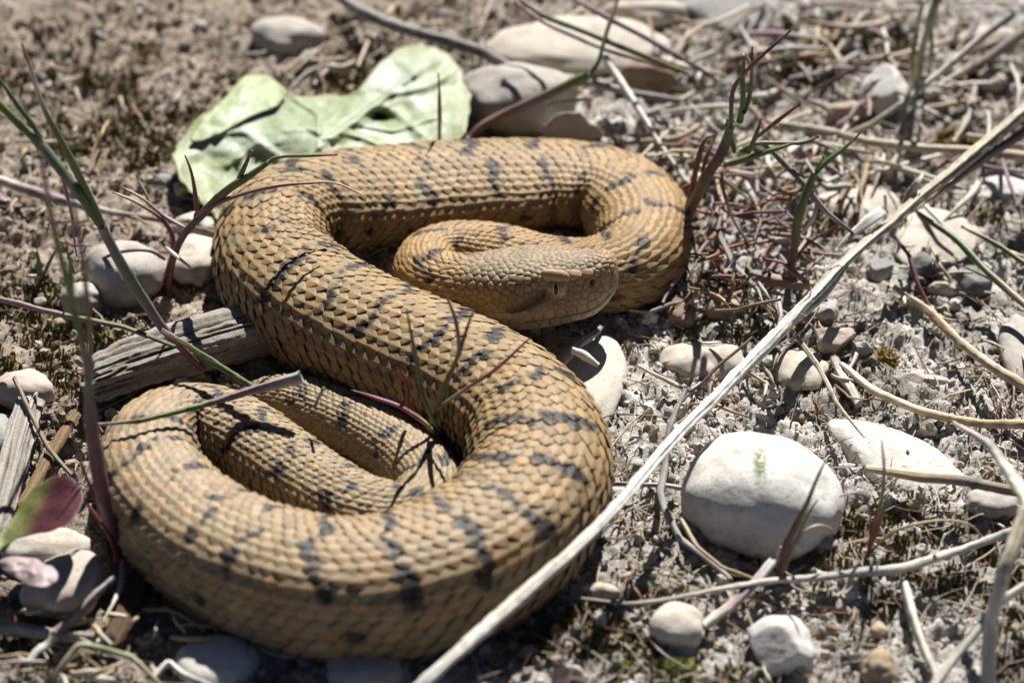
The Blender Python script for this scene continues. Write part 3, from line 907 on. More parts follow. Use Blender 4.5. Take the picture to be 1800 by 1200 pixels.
for q in range(0, len(flat), 6000):
    d = np.linalg.norm(flat[q:q + 6000, None, :] - seeds[None], axis=2) - sw[None]
    o2 = np.argpartition(d, 1, axis=1)[:, :2]
    d2 = np.take_along_axis(d, o2, 1); srt = np.argsort(d2, 1)
    d2 = np.take_along_axis(d2, srt, 1); o2 = np.take_along_axis(o2, srt, 1)
    F1[q:q + 6000] = d2[:, 0]; F2[q:q + 6000] = d2[:, 1]; ID[q:q + 6000] = o2[:, 0]
E = (F2 - F1).reshape(TT.shape); ID = ID.reshape(TT.shape)
AP = np.abs(PP)
tipfade = 1 - sstep(.985, 1.0, TT)
plate = sstep(0.0, 0.022, E)
rise = sstep(0.0, 0.09, E)
disp = (0.012 * plate + 0.011 * rise - 0.010) * tipfade
lipv = 2.34 - 0.10 * np.sin(TT * 3.1)
mouth = np.exp(-((AP - lipv) / 0.028) ** 2) * sstep(.36, .44, TT) * (1 - sstep(.955, .985, TT))
nost = np.exp(-((TT - 0.868) / 0.016) ** 2 - ((AP - 1.43) / 0.10) ** 2)
nrng = np.exp(-((np.sqrt(((TT - 0.868) / 0.028) ** 2 + ((AP - 1.43) / 0.17) ** 2) - 1) / 0.4) ** 2)
disp = disp - 0.045 * mouth - 0.075 * nost + 0.008 * nrng
HV = HB + head_n(TT, PP) * disp[..., None]
top = np.array([.31, .228, .140]); side = np.array([.36, .238, .125]); lipc = np.array([.41, .285, .165]); thr_c = np.array([.55, .46, .31])
c = np.ones(TT.shape + (3,))
wt = sstep(1.25, 0.85, AP)[..., None]
ws = sstep(1.55, 2.0, AP)[..., None]
wth = sstep(2.30, 2.6, AP)[..., None]
nk = sstep(0.25, 0.0, TT)[..., None]
c = side * (1 - wt) + top * wt
c = c * (1 - ws) + lipc * ws
c = c * (1 - wth) + thr_c * wth
c = c * (1 - nk * (1 - wth)) + np.array([.34, .215, .095]) * nk * (1 - wth)
snt = sstep(.86, .95, TT)[..., None] * (1 - ws)
c = c * (1 - .6 * snt) + np.array([.43, .265, .125]) * .6 * snt
prnd = g.normal(0, 1, len(seeds))[ID]
c = c * (1 + 0.09 * prnd)[..., None]
fr = vnoise(HB * 16, 95)[..., None]
c = c * (1 + 0.10 * fr)
post = np.exp(-((AP - (1.52 + 1.55 * (.62 - TT))) / (0.11 + .30 * np.clip(.62 - TT, 0, 1))) ** 2) * sstep(.30, .40, TT) * (1 - sstep(.585, .62, TT))
c = c * (1 - 0.85 * post[..., None]) + np.array([.022, .016, .013]) * 0.85 * post[..., None]
browc = (np.exp(-((TT - 0.655) / 0.075) ** 2) * np.exp(-((AP - 1.12) / 0.12) ** 2) + .8 * sstep(.70, .78, TT) * (1 - sstep(.9, .95, TT)) * np.exp(-((AP - 1.12) / 0.1) ** 2))[..., None]
c = c * (1 - .6 * browc) + np.array([.50, .31, .14]) * .6 * browc
c = c * (0.48 + 0.52 * plate)[..., None]
c = c * (1 - .75 * mouth)[..., None]
c = c * (1 - .85 * np.clip(nost, 0, 1))[..., None] + np.array([.06, .02, .012]) * (.85 * nost)[..., None]
add_grid(HV, c, len(tt), HP, True)
# close the snout
tipc = HV[-1].mean(0)
vi = voff; snakeV.append(tipc[None]); snakeC.append(np.array([[.42, .26, .12]])); voff += 1
lastrow = np.arange(HP) + vi - HP
tip_tri = np.stack([lastrow, np.roll(lastrow, -1), np.full(HP, vi)], -1)

def plate(t, ph, ln, wd, th, colr, tiltz=0.0, sink=.35):
    """one large head plate, a flat rounded lozenge grown into the head"""
    tA, pA = np.array([t]), np.array([ph])
    c0 = head(tA, pA)[0]; nn = head_n(tA, pA)[0]
    f_ = hd * math.cos(tiltz) + hu * math.sin(tiltz); f_ = f_ - nn * np.dot(f_, nn); f_ /= np.linalg.norm(f_); w_ = np.cross(nn, f_)
    a_ = np.linspace(0.02, np.pi - .02, 15); b_ = np.linspace(0, 2 * np.pi, 22, endpoint=False)
    A_, B_ = np.meshgrid(a_, b_, indexing='ij')
    cp = lambda v: np.sign(v) * np.abs(v) ** .8
    V_ = c0 + nn * (th * (1 - 2 * sink)) + f_ * (cp(np.sin(A_) * np.cos(B_)) * ln)[..., None] + w_ * (cp(np.sin(A_) * np.sin(B_)) * wd)[..., None] + nn * (np.cos(A_) * th)[..., None]
    k_ = vnoise(V_ * 14, 97)[..., None]
    add_grid(V_, np.array(colr) * (1 + .14 * k_), 15, 22, True)
for sd in (1, -1):
    if sd > 0: plate(.662, sd * 1.06, .25, .095, .062, (.46, .30, .15), -.16, .36 if sd > 0 else .5)
    plate(.775, sd * 1.02, .115, .075, .028, (.40, .255, .12))
    plate(.845, sd * 1.04, .10, .075, .028, (.40, .255, .12))
    for k_, (t_, p_) in enumerate(((.27, 2.02), (.32, 1.98), (.37, 1.95), (.42, 1.93), (.47, 1.90))):
        plate(t_, sd * p_, .085, .07, .022, (.44, .33, .24) if k_ < 3 else (.38, .27, .17), .15)

viper = empty('viper', at(700, 700, 0))
tag(viper, 'tan coiled viper with black cross bars resting its head on its coils', 'snake')
mesh_obj('body', np.concatenate(snakeV), [np.concatenate(snakeF4), tip_tri], M_SKIN, viper, col=np.concatenate(snakeC), origin=at(700, 700, 0))

def eye(side):
    t, ph = 0.655, 1.47 * side
    s0 = head(np.array([t]), np.array([ph]))[0]
    out = hr * side * 0.97 + hd * 0.16 + hu * 0.05
    out /= np.linalg.norm(out)
    Rr = 0.25
    c0 = s0 - out * 0.125
    V0, F0 = ICO[4]
    f = V0 @ out
    me_ = V0 * Rr
    dcol = vnoise(V0 * 9, 15)
    cc = np.array([.34, .25, .12]) * (1 + .35 * dcol)[:, None]
    e = mesh_obj('eye', me_ + c0, F0, M_EYE, viper, col=cc, origin=c0)
    u2 = hu - out * np.dot(hu, out); u2 /= np.linalg.norm(u2)
    s2 = np.cross(out, u2)
    def slit(name, hw, hv, rad, mat):
        m_, n_ = 15, 9
        aa = np.linspace(-1, 1, m_)[:, None]; bb = np.linspace(-1, 1, n_)[None]
        yy = aa * hv + bb * 0; xx = bb * hw * (1 - aa ** 2) ** .75
        d_ = out[None, None] + (xx / Rr)[..., None] * s2 + (yy / Rr)[..., None] * u2
        d_ /= np.linalg.norm(d_, axis=-1, keepdims=True)
        idx = np.arange(m_ * n_).reshape(m_, n_)
        F = np.stack([idx[:-1, :-1], idx[:-1, 1:], idx[1:, 1:], idx[1:, :-1]], -1).reshape(-1, 4)
        return mesh_obj(name, (c0 + d_ * rad).reshape(-1, 3), F, mat, e)
    slit('pupil_rim', .050, .150, Rr * 1.008, M_RIM)
    slit('pupil', .036, .132, Rr * 1.02, M_PUPIL)
M_EYE = attr_mat('viper_eye', 0.06, 0.6, 3000, 0.2)
M_RIM, _, b_ = new_mat('pupil_rim'); b_.inputs['Base Color'].default_value = (.62, .50, .30, 1); b_.inputs['Roughness'].default_value = .2
M_PUPIL, _, b_ = new_mat('pupil'); b_.inputs['Base Color'].default_value = (.006, .006, .008, 1); b_.inputs['Roughness'].default_value = .06
eye(1); eye(-1)

# ------------------------------------------------------------------ stalks, straws, blades
C = dict(green=(.14, .20, .06), dgreen=(.085, .13, .06), olive=(.19, .175, .07), blue=(.15, .185, .13), purple=(.15, .065, .085), red=(.26, .07, .06), pink=(.36, .09, .16),
         rust=(.25, .09, .035), straw=(.56, .47, .33), pale=(.68, .62, .50), white=(.74, .70, .62), grey=(.40, .37, .33), dgrey=(.22, .19, .165), brown=(.26, .17, .09), tan=(.46, .34, .19), cream=(.66, .55, .34), mauve=(.30, .20, .22))

def stalk(pts, w, cols, name='stem', parent=None, sides=10, grooves=0.10, flatten=1.0, mat=None, absolute=False, seed=None, wob=0.02, freq=2.4, kink=0.0):
    """pts: (px, py, height above the soil in cm); w: photograph-pixel widths along it; cols: colour names along it"""
    seed = random.randint(0, 9999) if seed is None else seed
    P3 = np.array([on(p[0], p[1], p[2]) for p in pts])
    L = np.linalg.norm(np.diff(P3, axis=0), axis=1).sum()
    n = int(np.clip(L / (0.05 if sides > 10 else 0.09), 8, 260))
    Q = catmull(P3, n)
    if kink:                                          # dry stems break at their joints instead of curving
        gk = np.random.default_rng(seed + 1)
        q_ = catmull(P3, max(4, int(L / 1.1) + 2)) + np.array([0, 0, 1.0]) * 0
        q_[1:-1] += gk.normal(0, .035, (len(q_) - 2, 3))
        ul = np.linspace(0, 1, len(q_)); un = np.linspace(0, 1, n)
        Q = Q * (1 - kink) + kink * np.stack([np.interp(un, ul, q_[:, k]) for k in range(3)], -1)
    u = np.linspace(0, 1, n)
    jn = np.stack([vnoise(np.stack([u * L * 1.3 + k * 31, u * 0 + seed, u * 0], -1), 200 + k) for k in range(3)], -1)
    Q = Q + jn * wob * np.array([1, 1, .6]) * np.sin(np.pi * np.clip(u, 0, 1))[:, None] ** .5
    sc = cm_per_px(Q.mean(0))
    w = np.atleast_1d(np.asarray(w, float)); rw = np.interp(u, np.linspace(0, 1, len(w)), w) * sc / 2
    rw = rw * (1 + 0.10 * vnoise(np.stack([u * L * 2.5, u * 0 + seed, u * 0 + 5], -1), 210))
    T = np.gradient(Q, axis=0); T /= np.linalg.norm(T, axis=1)[:, None]
    ref = np.array([0.13, -0.2, 1.0]); 
    X = np.cross(T, ref); X /= np.linalg.norm(X, axis=1)[:, None]
    Y = np.cross(X, T)
    a = np.linspace(0, 2 * np.pi, sides, endpoint=False)
    tw = u[:, None] * L * 0.25
    fr = vnoise(np.stack([np.cos(a)[None] * freq + 0 * tw, np.sin(a)[None] * freq + 0 * tw, tw * 1.2 + seed + 0 * a[None]], -1), 220)
    kn = np.zeros(n)                                  # joints and small knots
    if sides > 7:
        gg = np.random.default_rng(seed)
        for q_ in np.cumsum(gg.uniform(.7, 2.2, 12)):
            if q_ < L: kn += np.exp(-((u * L - q_) / .05) ** 2)
    grit = vnoise(np.stack([np.cos(a)[None] * 3 + 0 * tw, np.sin(a)[None] * 3 + 0 * tw, u[:, None] * L * 9 + seed + 0 * a[None]], -1), 225)
    rad = rw[:, None] * (1 + grooves * fr * 1.6 + .6 * grooves * grit + .14 * kn[:, None])
    V = Q[:, None] + X[:, None] * (np.cos(a)[None] * rad)[..., None] + Y[:, None] * (np.sin(a)[None] * rad * flatten)[..., None]
    cc = np.array([C[k] for k in cols]); cu = np.linspace(0, 1, len(cc))
    col = np.stack([np.interp(u, cu, cc[:, k]) for k in range(3)], -1)[:, None, :] * (1 + (0.10 + 1.6 * grooves) * fr + 0.10 * vnoise(np.stack([u * L * 6, u * 0 + seed, u * 0], -1), 230)[:, None] + (.08 + .9 * grooves) * grit - .30 * kn[:, None])[..., None]
    idx = np.arange(n * sides).reshape(n, sides); idx = np.concatenate([idx, idx[:, :1]], 1)
    F = np.stack([idx[:-1, :-1], idx[1:, :-1], idx[1:, 1:], idx[:-1, 1:]], -1).reshape(-1, 4)
    VV = np.concatenate([V.reshape(-1, 3), Q[:1], Q[-1:]]); CCc = np.concatenate([col.reshape(-1, 3), col[0, :1], col[-1, :1]])
    k0 = n * sides
    t1 = np.stack([np.roll(idx[0, :-1], -1), idx[0, :-1], np.full(sides, k0)], -1)
    t2 = np.stack([idx[-1, :-1], np.roll(idx[-1, :-1], -1), np.full(sides, k0 + 1)], -1)
    return mesh_obj(name, VV, [F, np.concatenate([t1, t2])], mat or M_STRAW, parent, col=CCc, origin=Q[0])

def plant(name, label, cat, base, parts, group=None):
    r = empty(name, on(*base))
    tag(r, label, cat, group)
    for nm, pts, w, cols in parts:
        stalk(pts, np.array(w) * 1.0, cols, nm, r, sides=8, grooves=0.06, mat=M_PLANT, flatten=0.8 if nm == 'blade' else 1.0)
    return r

def single(name, label, cat, pts, w, cols, group=None, **kw):
    o = stalk(pts, w, cols, name, **kw)
    return tag(o, label, cat, group)

# the long fibrous straw across the front
r = empty('long_straw', on(745, 1200, .1)); tag(r, 'long pale fibrous straw lying diagonally in front of the viper', 'straw')
stalk([(700, 1240, 1.0), (800, 1150, 1.35), (1040, 935, 1.6), (1190, 768, 1.5), (1390, 562, 1.2), (1440, 508, 1.15), (1520, 430, 1.2), (1690, 290, 1.5), (1830, 172, 1.9)], [21, 19, 19, 17, 19, 22, 18, 19, 24, 26], ['white', 'pale', 'white', 'white', 'pale', 'straw', 'straw'], 'stalk', r, sides=36, grooves=.20, wob=.015, freq=5.0)
stalk([(1830, 215, 1.6), (1745, 270, 1.4), (1690, 310, 1.3), (1600, 375, 1.15)], [16, 14, 10, 4], ['brown', 'mauve', 'tan', 'straw'], 'split_strand', r, sides=12, grooves=.2)
stalk([(1350, 602, 1.1), (1405, 556, 1.0), (1450, 520, .95), (1490, 468, 1.15)], [4, 10, 12, 4], ['straw', 'pale', 'white', 'straw'], 'loose_fibre', r, sides=10, grooves=.3)
stalk([(1380, 585, 1.1), (1395, 602, .8), (1372, 604, .75), (1410, 580, .9), (1440, 540, 1.1)], [2.5, 2.5, 2.5], ['pale', 'straw'], 'loose_fibre', r, sides=6)
stalk([(1425, 500, 1.3), (1422, 520, 1.25), (1400, 545, 1.2), (1418, 556, 1.2)], [2.5, 2.5, 2.0], ['brown', 'straw'], 'loose_fibre', r, sides=6)
stalk([(1470, 440, .95), (1500, 410, 1.2), (1530, 385, 1.4), (1556, 368, 1.5)], [3, 12, 22, 20], ['cream', 'pale', 'white', 'white'], 'torn_sheath', r, sides=12, grooves=.15, flatten=.25)
stalk([(1592, 365, 1.2), (1605, 340, 1.4), (1615, 320, 1.6), (1628, 298, 1.7)], [18, 22, 10, 3], ['grey', 'pale', 'pale'], 'torn_sheath', r, sides=12, grooves=.2, flatten=.25)

STRAWS = [
 ('dry_straw', 'white straight straw leaning on the viper\'s back', [(1063, 100, 1.0), (1120, 188, .8), (1168, 262, .6), (1208, 325, .3)], [13, 11, 9, 8], ['white', 'white', 'pale']),
 ('root', 'thick grey brown root winding behind the leaf and stones', [(590, -10, .3), (640, 20, .5), (730, 55, .6), (840, 88, .6), (905, 125, .7), (1000, 140, .7), (1100, 160, .6), (1195, 178, .4)], [17, 19, 18, 20, 18, 15, 14, 12], ['dgrey', 'grey', 'dgrey', 'grey', 'dgrey']),
 ('dry_twig', 'grey straw rising behind the bright white pebble', [(1512, 232, .3), (1600, 170, .8), (1700, 90, 1.2), (1780, 25, 1.6)], [7, 11, 14, 14], ['grey', 'pale', 'grey']),
 ('dry_straw', 'long tan straw lying beyond the long fibrous straw', [(1340, 215, .3), (1430, 228, .35), (1560, 256, .4), (1700, 268, .5), (1830, 278, .5)], [10, 13, 15, 15, 16], ['grey', 'straw', 'straw', 'tan']),
 ('twig', 'dark brown stick in the far corner of the litter', [(1830, 35, .8), (1760, 90, .5), (1690, 130, .3)], [20, 18, 12], ['brown', 'dgrey', 'brown']),
 ('dry_twig', 'thin bent tan straw hanging over the flat white stone', [(1395, 585, .7), (1440, 640, .7), (1470, 700, .7), (1500, 745, .6), (1520, 768, .5)], [8, 9, 8, 7, 4], ['grey', 'straw', 'straw', 'pale']),
 ('dry_straw', 'curved tan straw behind the flat white stone', [(1478, 640, .25), (1540, 690, .3), (1620, 722, .3), (1720, 740, .3), (1830, 747, .4)], [8, 12, 13, 13, 14], ['pale', 'straw', 'tan', 'tan']),
 ('dry_twig', 'short forked grey twig beside the curved tan straw', [(1465, 628, .2), (1480, 660, .2), (1510, 712, .2)], [14, 16, 14], ['grey', 'pale', 'grey']),
 ('dry_straw', 'long tan jointed straw in front of the smooth greyish pebble', [(1572, 505, .2), (1640, 560, .35), (1700, 610, .5), (1740, 640, .6), (1830, 695, .7)], [10, 15, 16, 19, 18], ['straw', 'tan', 'straw', 'tan']),
 ('twig', 'brown stick lying across the flat white stone', [(1522, 823, .45), (1600, 835, .5), (1700, 856, .6), (1795, 864, .6)], [11, 17, 19, 17], ['straw', 'tan', 'dgrey', 'brown']),
 ('dry_twig', 'long grey stem lying in front of the large white pebble', [(985, 1046, .2), (1050, 1055, .25), (1125, 1058, .25), (1240, 1040, .35), (1400, 1022, .4), (1590, 1000, .45), (1700, 962, .5), (1800, 925, .6)], [5, 8, 9, 12, 15, 17, 15, 14], ['dgrey', 'grey', 'pale', 'grey', 'pale', 'grey']),
 ('dry_twig', 'thick pale branching stem standing in the front corner', [(1675, 742, 2.0), (1735, 775, 2.4), (1790, 850, 2.6), (1808, 885, 2.6), (1765, 985, 2.2), (1745, 1080, 1.4), (1735, 1210, .4)], [7, 16, 24, 26, 24, 22, 26], ['pale', 'grey', 'pale', 'straw', 'pale', 'grey']),
 ('dry_twig', 'forked grey stem lying on bare soil near the front', [(1588, 1022, .3), (1600, 1070, .3), (1622, 1130, .25), (1650, 1195, .2)], [16, 20, 16, 18], ['pale', 'pale', 'grey']),
 ('dry_twig', 'broken pale stem crossing the foot of the thick branching stem', [(1630, 1220, .4), (1700, 1130, .6), (1745, 1070, .8), (1830, 1010, .9)], [18, 16, 15, 14], ['pale', 'grey', 'pale']),
 ('twig', 'short grey twig between the cream egg and the large white pebble', [(1358, 988, .35), (1320, 1030, .3), (1280, 1070, .25), (1235, 1100, .2)], [16, 18, 20, 16], ['grey', 'mauve', 'pale']),
 ('dry_twig', 'thin tan curved stem hooked round the large white pebble', [(1195, 910, .5), (1215, 950, .4), (1260, 985, .35), (1340, 1022, .3)], [7, 7, 6, 5], ['straw', 'tan', 'tan']),
 ('dry_twig', 'crooked grey stem standing beside the viper\'s front coil', [(1205, 680, 1.0), (1180, 740, .8), (1165, 820, .6), (1157, 880, .5), (1160, 910, .4), (1215, 965, .2), (1300, 1040, .15), (1325, 1105, .15)], [7, 10, 11, 11, 9, 8, 7, 5], ['grey', 'dgrey', 'grey', 'grey', 'brown']),
 ('dry_twig', 'dark horizontal grey stem under the long straw', [(1075, 850, .2), (1130, 853, .25), (1200, 852, .25), (1215, 862, .2)], [8, 8, 9, 6], ['dgrey', 'grey', 'pale']),
 ('dry_twig', 'thin dark stem arching over the pale speckled stone', [(1150, 650, .3), (1225, 690, .5), (1268, 645, .8), (1325, 590, 1.2)], [4, 5, 6, 4], ['dgrey', 'purple', 'brown']),
 ('dry_twig', 'brown broken twig lying under the reddish tangle', [(1318, 482, .5), (1360, 492, .5), (1400, 498, .5), (1432, 502, .5)], [14, 17, 16, 14], ['dgrey', 'brown', 'tan']),
 ('dry_twig', 'dark slanting stem in front of the brown broken twig', [(1262, 405, 1.0), (1290, 465, .8), (1330, 510, .7), (1375, 560, .5)], [9, 9, 8, 6], ['dgrey', 'grey', 'dgrey']),
 ('dry_twig', 'thin reddish stem rising beside the dark grey stone', [(1570, 410, .9), (1605, 480, .6), (1635, 545, .2)], [6, 8, 7], ['mauve', 'purple', 'red']),
 ('dry_twig', 'pale grey stem lying behind the left grass stalks', [(-20, 310, .3), (60, 335, .35), (150, 360, .3), (250, 378, .3), (390, 412, .3)], [15, 17, 10, 7, 6], ['pale', 'mauve', 'grey', 'purple', 'dgrey']),
 ('dry_twig', 'broken greenish dead stem lying on the viper\'s tail', [(530, 661, 1.75), (450, 684, 1.55), (385, 705, 1.5), (330, 720, 1.55), (255, 738, 1.6), (148, 748, 1.4)], [20, 15, 10, 10, 7, 4], ['grey', 'mauve', 'green', 'olive', 'grey']),
 ('dry_twig', 'green stalk piece slanting over the weathered wood', [(285, 580, 1.5), (340, 614, 1.6), (400, 652, 1.6), (447, 681, 1.55)], [9, 10, 11, 10], ['mauve', 'olive', 'green', 'olive']),
 ('dry_twig', 'long purplish stem arching from the left over the wood', [(-20, 520, 1.3), (50, 540, 1.5), (130, 553, 1.6), (230, 578, 1.6), (308, 610, 1.5)], [10, 10, 9, 8, 7], ['mauve', 'mauve', 'olive', 'dgreen']),
 ('dry_twig', 'dark twig in the shadow in front of the pinkish stone', [(98, 1112, .3), (150, 1065, .5), (200, 1015, .6)], [16, 13, 10], ['mauve', 'dgrey', 'grey']),
 ('dry_twig', 'white splinter of stem in the front left corner', [(50, 1165, .3), (75, 1135, .4), (98, 1118, .5)], [12, 14, 13], ['white', 'white', 'pale']),
 ('dry_twig', 'pale green bowed stem in the front left corner', [(88, 1200, .2), (125, 1145, .7), (165, 1128, .8), (225, 1150, .7), (262, 1180, .5), (290, 1215, .3)], [10, 11, 11, 10, 9, 9], ['olive', 'straw', 'green', 'straw', 'olive']),
 ('dry_twig', 'thick grey root piece behind the bowed green stem', [(-20, 1100, .15), (50, 1105, .2), (110, 1118, .2), (170, 1120, .15)], [26, 26, 22, 16], ['dgrey', 'grey', 'dgrey']),
 ('dry_twig', 'pale hooked stem in front of the shaded white pebble', [(268, 1195, .3), (290, 1165, .45), (315, 1180, .4), (370, 1205, .2)], [9, 10, 9, 8], ['pale', 'white', 'pale']),
 ('dry_twig', 'thin pale stem under the edge of the viper\'s front coil', [(250, 1070, .3), (290, 1072, .4), (330, 1090, .4), (360, 1108, .3)], [5, 6, 6, 5], ['brown', 'tan', 'tan']),
 ('dry_twig', 'thin grey stem against the shaded front of the wood splinter', [(25, 665, .7), (60, 740, .6), (90, 790, .5), (140, 850, .4)], [7, 7, 8, 7], ['dgrey', 'brown', 'dgrey']),
 ('dry_straw', 'white broken splinter on the stone under the chin', [(1005, 615, .95), (1030, 628, .9), (1052, 642, .85)], [10, 14, 8], ['white', 'white', 'pale']),
 ('dry_straw', 'grey straw under the viper\'s chin', [(985, 640, .5), (1012, 612, .6), (1035, 590, .5), (1060, 570, .3)], [12, 13, 12, 8], ['grey', 'grey', 'dgrey']),
 ('dry_twig', 'thin pale stem sticking out beside the stone under the chin', [(1120, 642, .4), (1160, 660, .4), (1200, 682, .35)], [5, 8, 8], ['pale', 'straw', 'pale']),
]
for nm, lab, pts, w, cols in STRAWS:
    single(nm, lab, 'root' if nm == 'root' else 'twig' if 'twig' in nm else 'straw', pts, w, cols, sides=14, grooves=.20, wob=.022, freq=3.4, kink=.75)

plant('grass_clump', 'tall green and purple grass stalks standing at the left', 'grass', (212, 985, 0), [
 ('stem', [(214, 990, 0), (205, 960, .35), (180, 870, 1.5), (165, 770, 2.7), (155, 660, 4.0)], [20, 24, 27, 25, 15], ['purple', 'purple', 'purple', 'purple', 'blue']),
 ('stem', [(155, 668, 3.9), (138, 580, 4.9), (118, 490, 5.9), (95, 400, 6.9), (78, 310, 7.8), (70, 225, 8.5)], [12, 14, 15, 12, 10, 5], ['mauve', 'dgreen', 'green', 'olive', 'mauve', 'brown']),
 ('stem', [(160, 660, 3.9), (152, 520, 5.4), (140, 420, 6.4), (122, 320, 7.3), (110, 290, 7.6)], [9, 11, 10, 8, 4], ['mauve', 'olive', 'mauve', 'mauve']),
 ('blade', [(128, 520, 5.5), (126, 480, 5.9), (122, 440, 6.2)], [10, 9, 2], ['green', 'green', 'olive']),
 ('blade', [(205, 970, .3), (165, 870, 1.2), (130, 770, 2.2), (125, 740, 2.4)], [9, 8, 6, 3], ['red', 'purple', 'mauve']),
 ('blade', [(207, 975, .3), (185, 930, .8), (150, 880, 1.2), (130, 830, 1.6)], [8, 7, 6, 3], ['red', 'red', 'mauve']),
 ('blade', [(218, 985, .3), (210, 1030, .3), (196, 1065, .25), (182, 1092, .2)], [12, 11, 9, 5], ['pink', 'pale', 'tan']),
])
plant('grass_stalk', 'jointed green grass stalk leaning out over the weathered wood', 'grass', (357, 648, 0), [
 ('stem', [(357, 648, .4), (318, 612, 1.0), (290, 582, 1.4), (255, 530, 2.0), (215, 465, 2.8), (180, 398, 3.5)], [13, 15, 17, 20, 20, 17], ['purple', 'purple', 'mauve', 'blue', 'blue', 'mauve']),
 ('stem', [(181, 400, 3.5), (150, 330, 4.2), (118, 270, 4.9), (75, 180, 5.8), (55, 120, 6.4), (38, 76, 6.8)], [14, 15, 14, 11, 9, 4], ['dgreen', 'green', 'green', 'olive', 'pale', 'rust']),
 ('stem', [(178, 398, 3.5), (140, 345, 4.1), (105, 300, 4.5), (60, 245, 5.0), (-20, 165, 5.8)], [13, 16, 18, 15, 14], ['dgreen', 'green', 'blue', 'green', 'green']),
 ('blade', [(85, 275, 4.7), (60, 225, 5.2), (30, 185, 5.6), (-15, 120, 6.2)], [10, 10, 9, 5], ['blue', 'dgreen', 'dgreen', 'olive']),
 ('blade', [(108, 300, 4.5), (125, 370, 3.4), (135, 450, 2.2)], [7, 7, 3], ['purple', 'mauve', 'mauve']),
])
plant('grass_tuft', 'red-stemmed grass tuft leaning over the viper\'s left bend', 'grass', (290, 520, 0), [
 ('stem', [(292, 520, 0), (300, 470, .6), (318, 425, 1.3), (350, 380, 2.0), (400, 335, 2.7), (440, 308, 3.1), (472, 285, 3.3)], [14, 17, 13, 13, 17, 15, 9], ['purple', 'red', 'purple', 'purple', 'olive', 'olive', 'green']),
 ('blade', [(470, 286, 3.3), (492, 276, 3.4), (540, 274, 3.3), (593, 272, 3.2)], [9, 9, 8, 3], ['olive', 'olive', 'green', 'red']),
 ('blade', [(415, 325, 2.8), (428, 300, 3.1), (436, 282, 3.3), (443, 264, 3.5)], [9, 10, 8, 4], ['olive', 'olive', 'brown']),
 ('blade', [(345, 385, 2.0), (392, 352, 2.5), (470, 330, 2.7), (550, 321, 2.7), (590, 322, 2.6), (635, 341, 2.4)], [8, 10, 9, 7, 5, 3], ['purple', 'pink', 'brown', 'rust', 'tan', 'pale']),
 ('blade', [(340, 395, 1.7), (347, 365, 2.1), (343, 325, 2.6), (335, 295, 3.0), (325, 273, 3.3)], [9, 10, 8, 6, 3], ['red', 'red', 'purple', 'brown', 'brown']),
 ('blade', [(300, 470, .6), (303, 425, 1.1), (285, 390, 1.5), (240, 358, 1.8), (198, 338, 1.9)], [11, 11, 9, 7, 4], ['red', 'pink', 'red', 'tan', 'cream']),
 ('blade', [(325, 400, 1.5), (285, 378, 1.6), (250, 350, 1.8), (215, 330, 1.9)], [7, 8, 7, 4], ['grey', 'mauve', 'tan', 'tan']),
 ('blade', [(265, 365, 1.6), (255, 340, 1.8), (240, 310, 2.0)], [7, 6, 3], ['tan', 'straw', 'straw']),
 ('blade', [(290, 455, .8), (262, 440, 1.0), (215, 442, .9), (160, 462, .4)], [7, 8, 6, 3], ['purple', 'mauve', 'purple', 'purple']),
 ('blade', [(278, 420, 1.2), (300, 440, 1.2), (335, 470, 1.2)], [4, 8, 4], ['purple', 'white', 'cream']),
])
plant('grass_tuft', 'small tuft of thin blades growing between the viper\'s coils', 'grass', (778, 770, 0), [
 ('blade', [(780, 768, .4), (757, 722, 1.4), (742, 682, 1.9), (727, 610, 2.7), (715, 543, 3.4)], [10, 11, 10, 9, 3], ['purple', 'blue', 'dgreen', 'blue', 'red']),
 ('blade', [(760, 745, .9), (775, 690, 1.7), (800, 640, 2.3), (817, 590, 2.8), (832, 545, 3.2)], [11, 14, 10, 8, 3], ['olive', 'olive', 'olive', 'olive', 'red']),
 ('blade', [(795, 650, 2.2), (806, 612, 2.6), (800, 560, 3.1), (778, 500, 3.7)], [6, 8, 7, 3], ['olive', 'mauve', 'brown', 'brown']),
 ('blade', [(764, 722, 1.3), (800, 697, 1.7), (850, 662, 2.2), (890, 630, 2.5), (934, 592, 2.8)], [8, 8, 8, 7, 3], ['olive', 'tan', 'rust', 'red', 'red']),
 ('blade', [(770, 765, .5), (745, 742, 1.0), (705, 716, 1.3), (660, 700, 1.4), (617, 685, 1.4)], [8, 9, 9, 8, 3], ['grey', 'cream', 'pink', 'pink', 'purple']),
 ('blade', [(718, 725, 1.0), (717, 690, 1.4), (711, 665, 1.7), (699, 646, 1.9)], [7, 10, 8, 3], ['red', 'red', 'red']),
 ('blade', [(785, 768, .4), (780, 730, .9), (776, 705, 1.2)], [8, 7, 3], ['purple', 'purple', 'mauve']),
 ('blade', [(552, 716, 1.3), (558, 700, 1.5), (569, 680, 1.8)], [6, 8, 6], ['dgreen', 'grey', 'olive']),
])
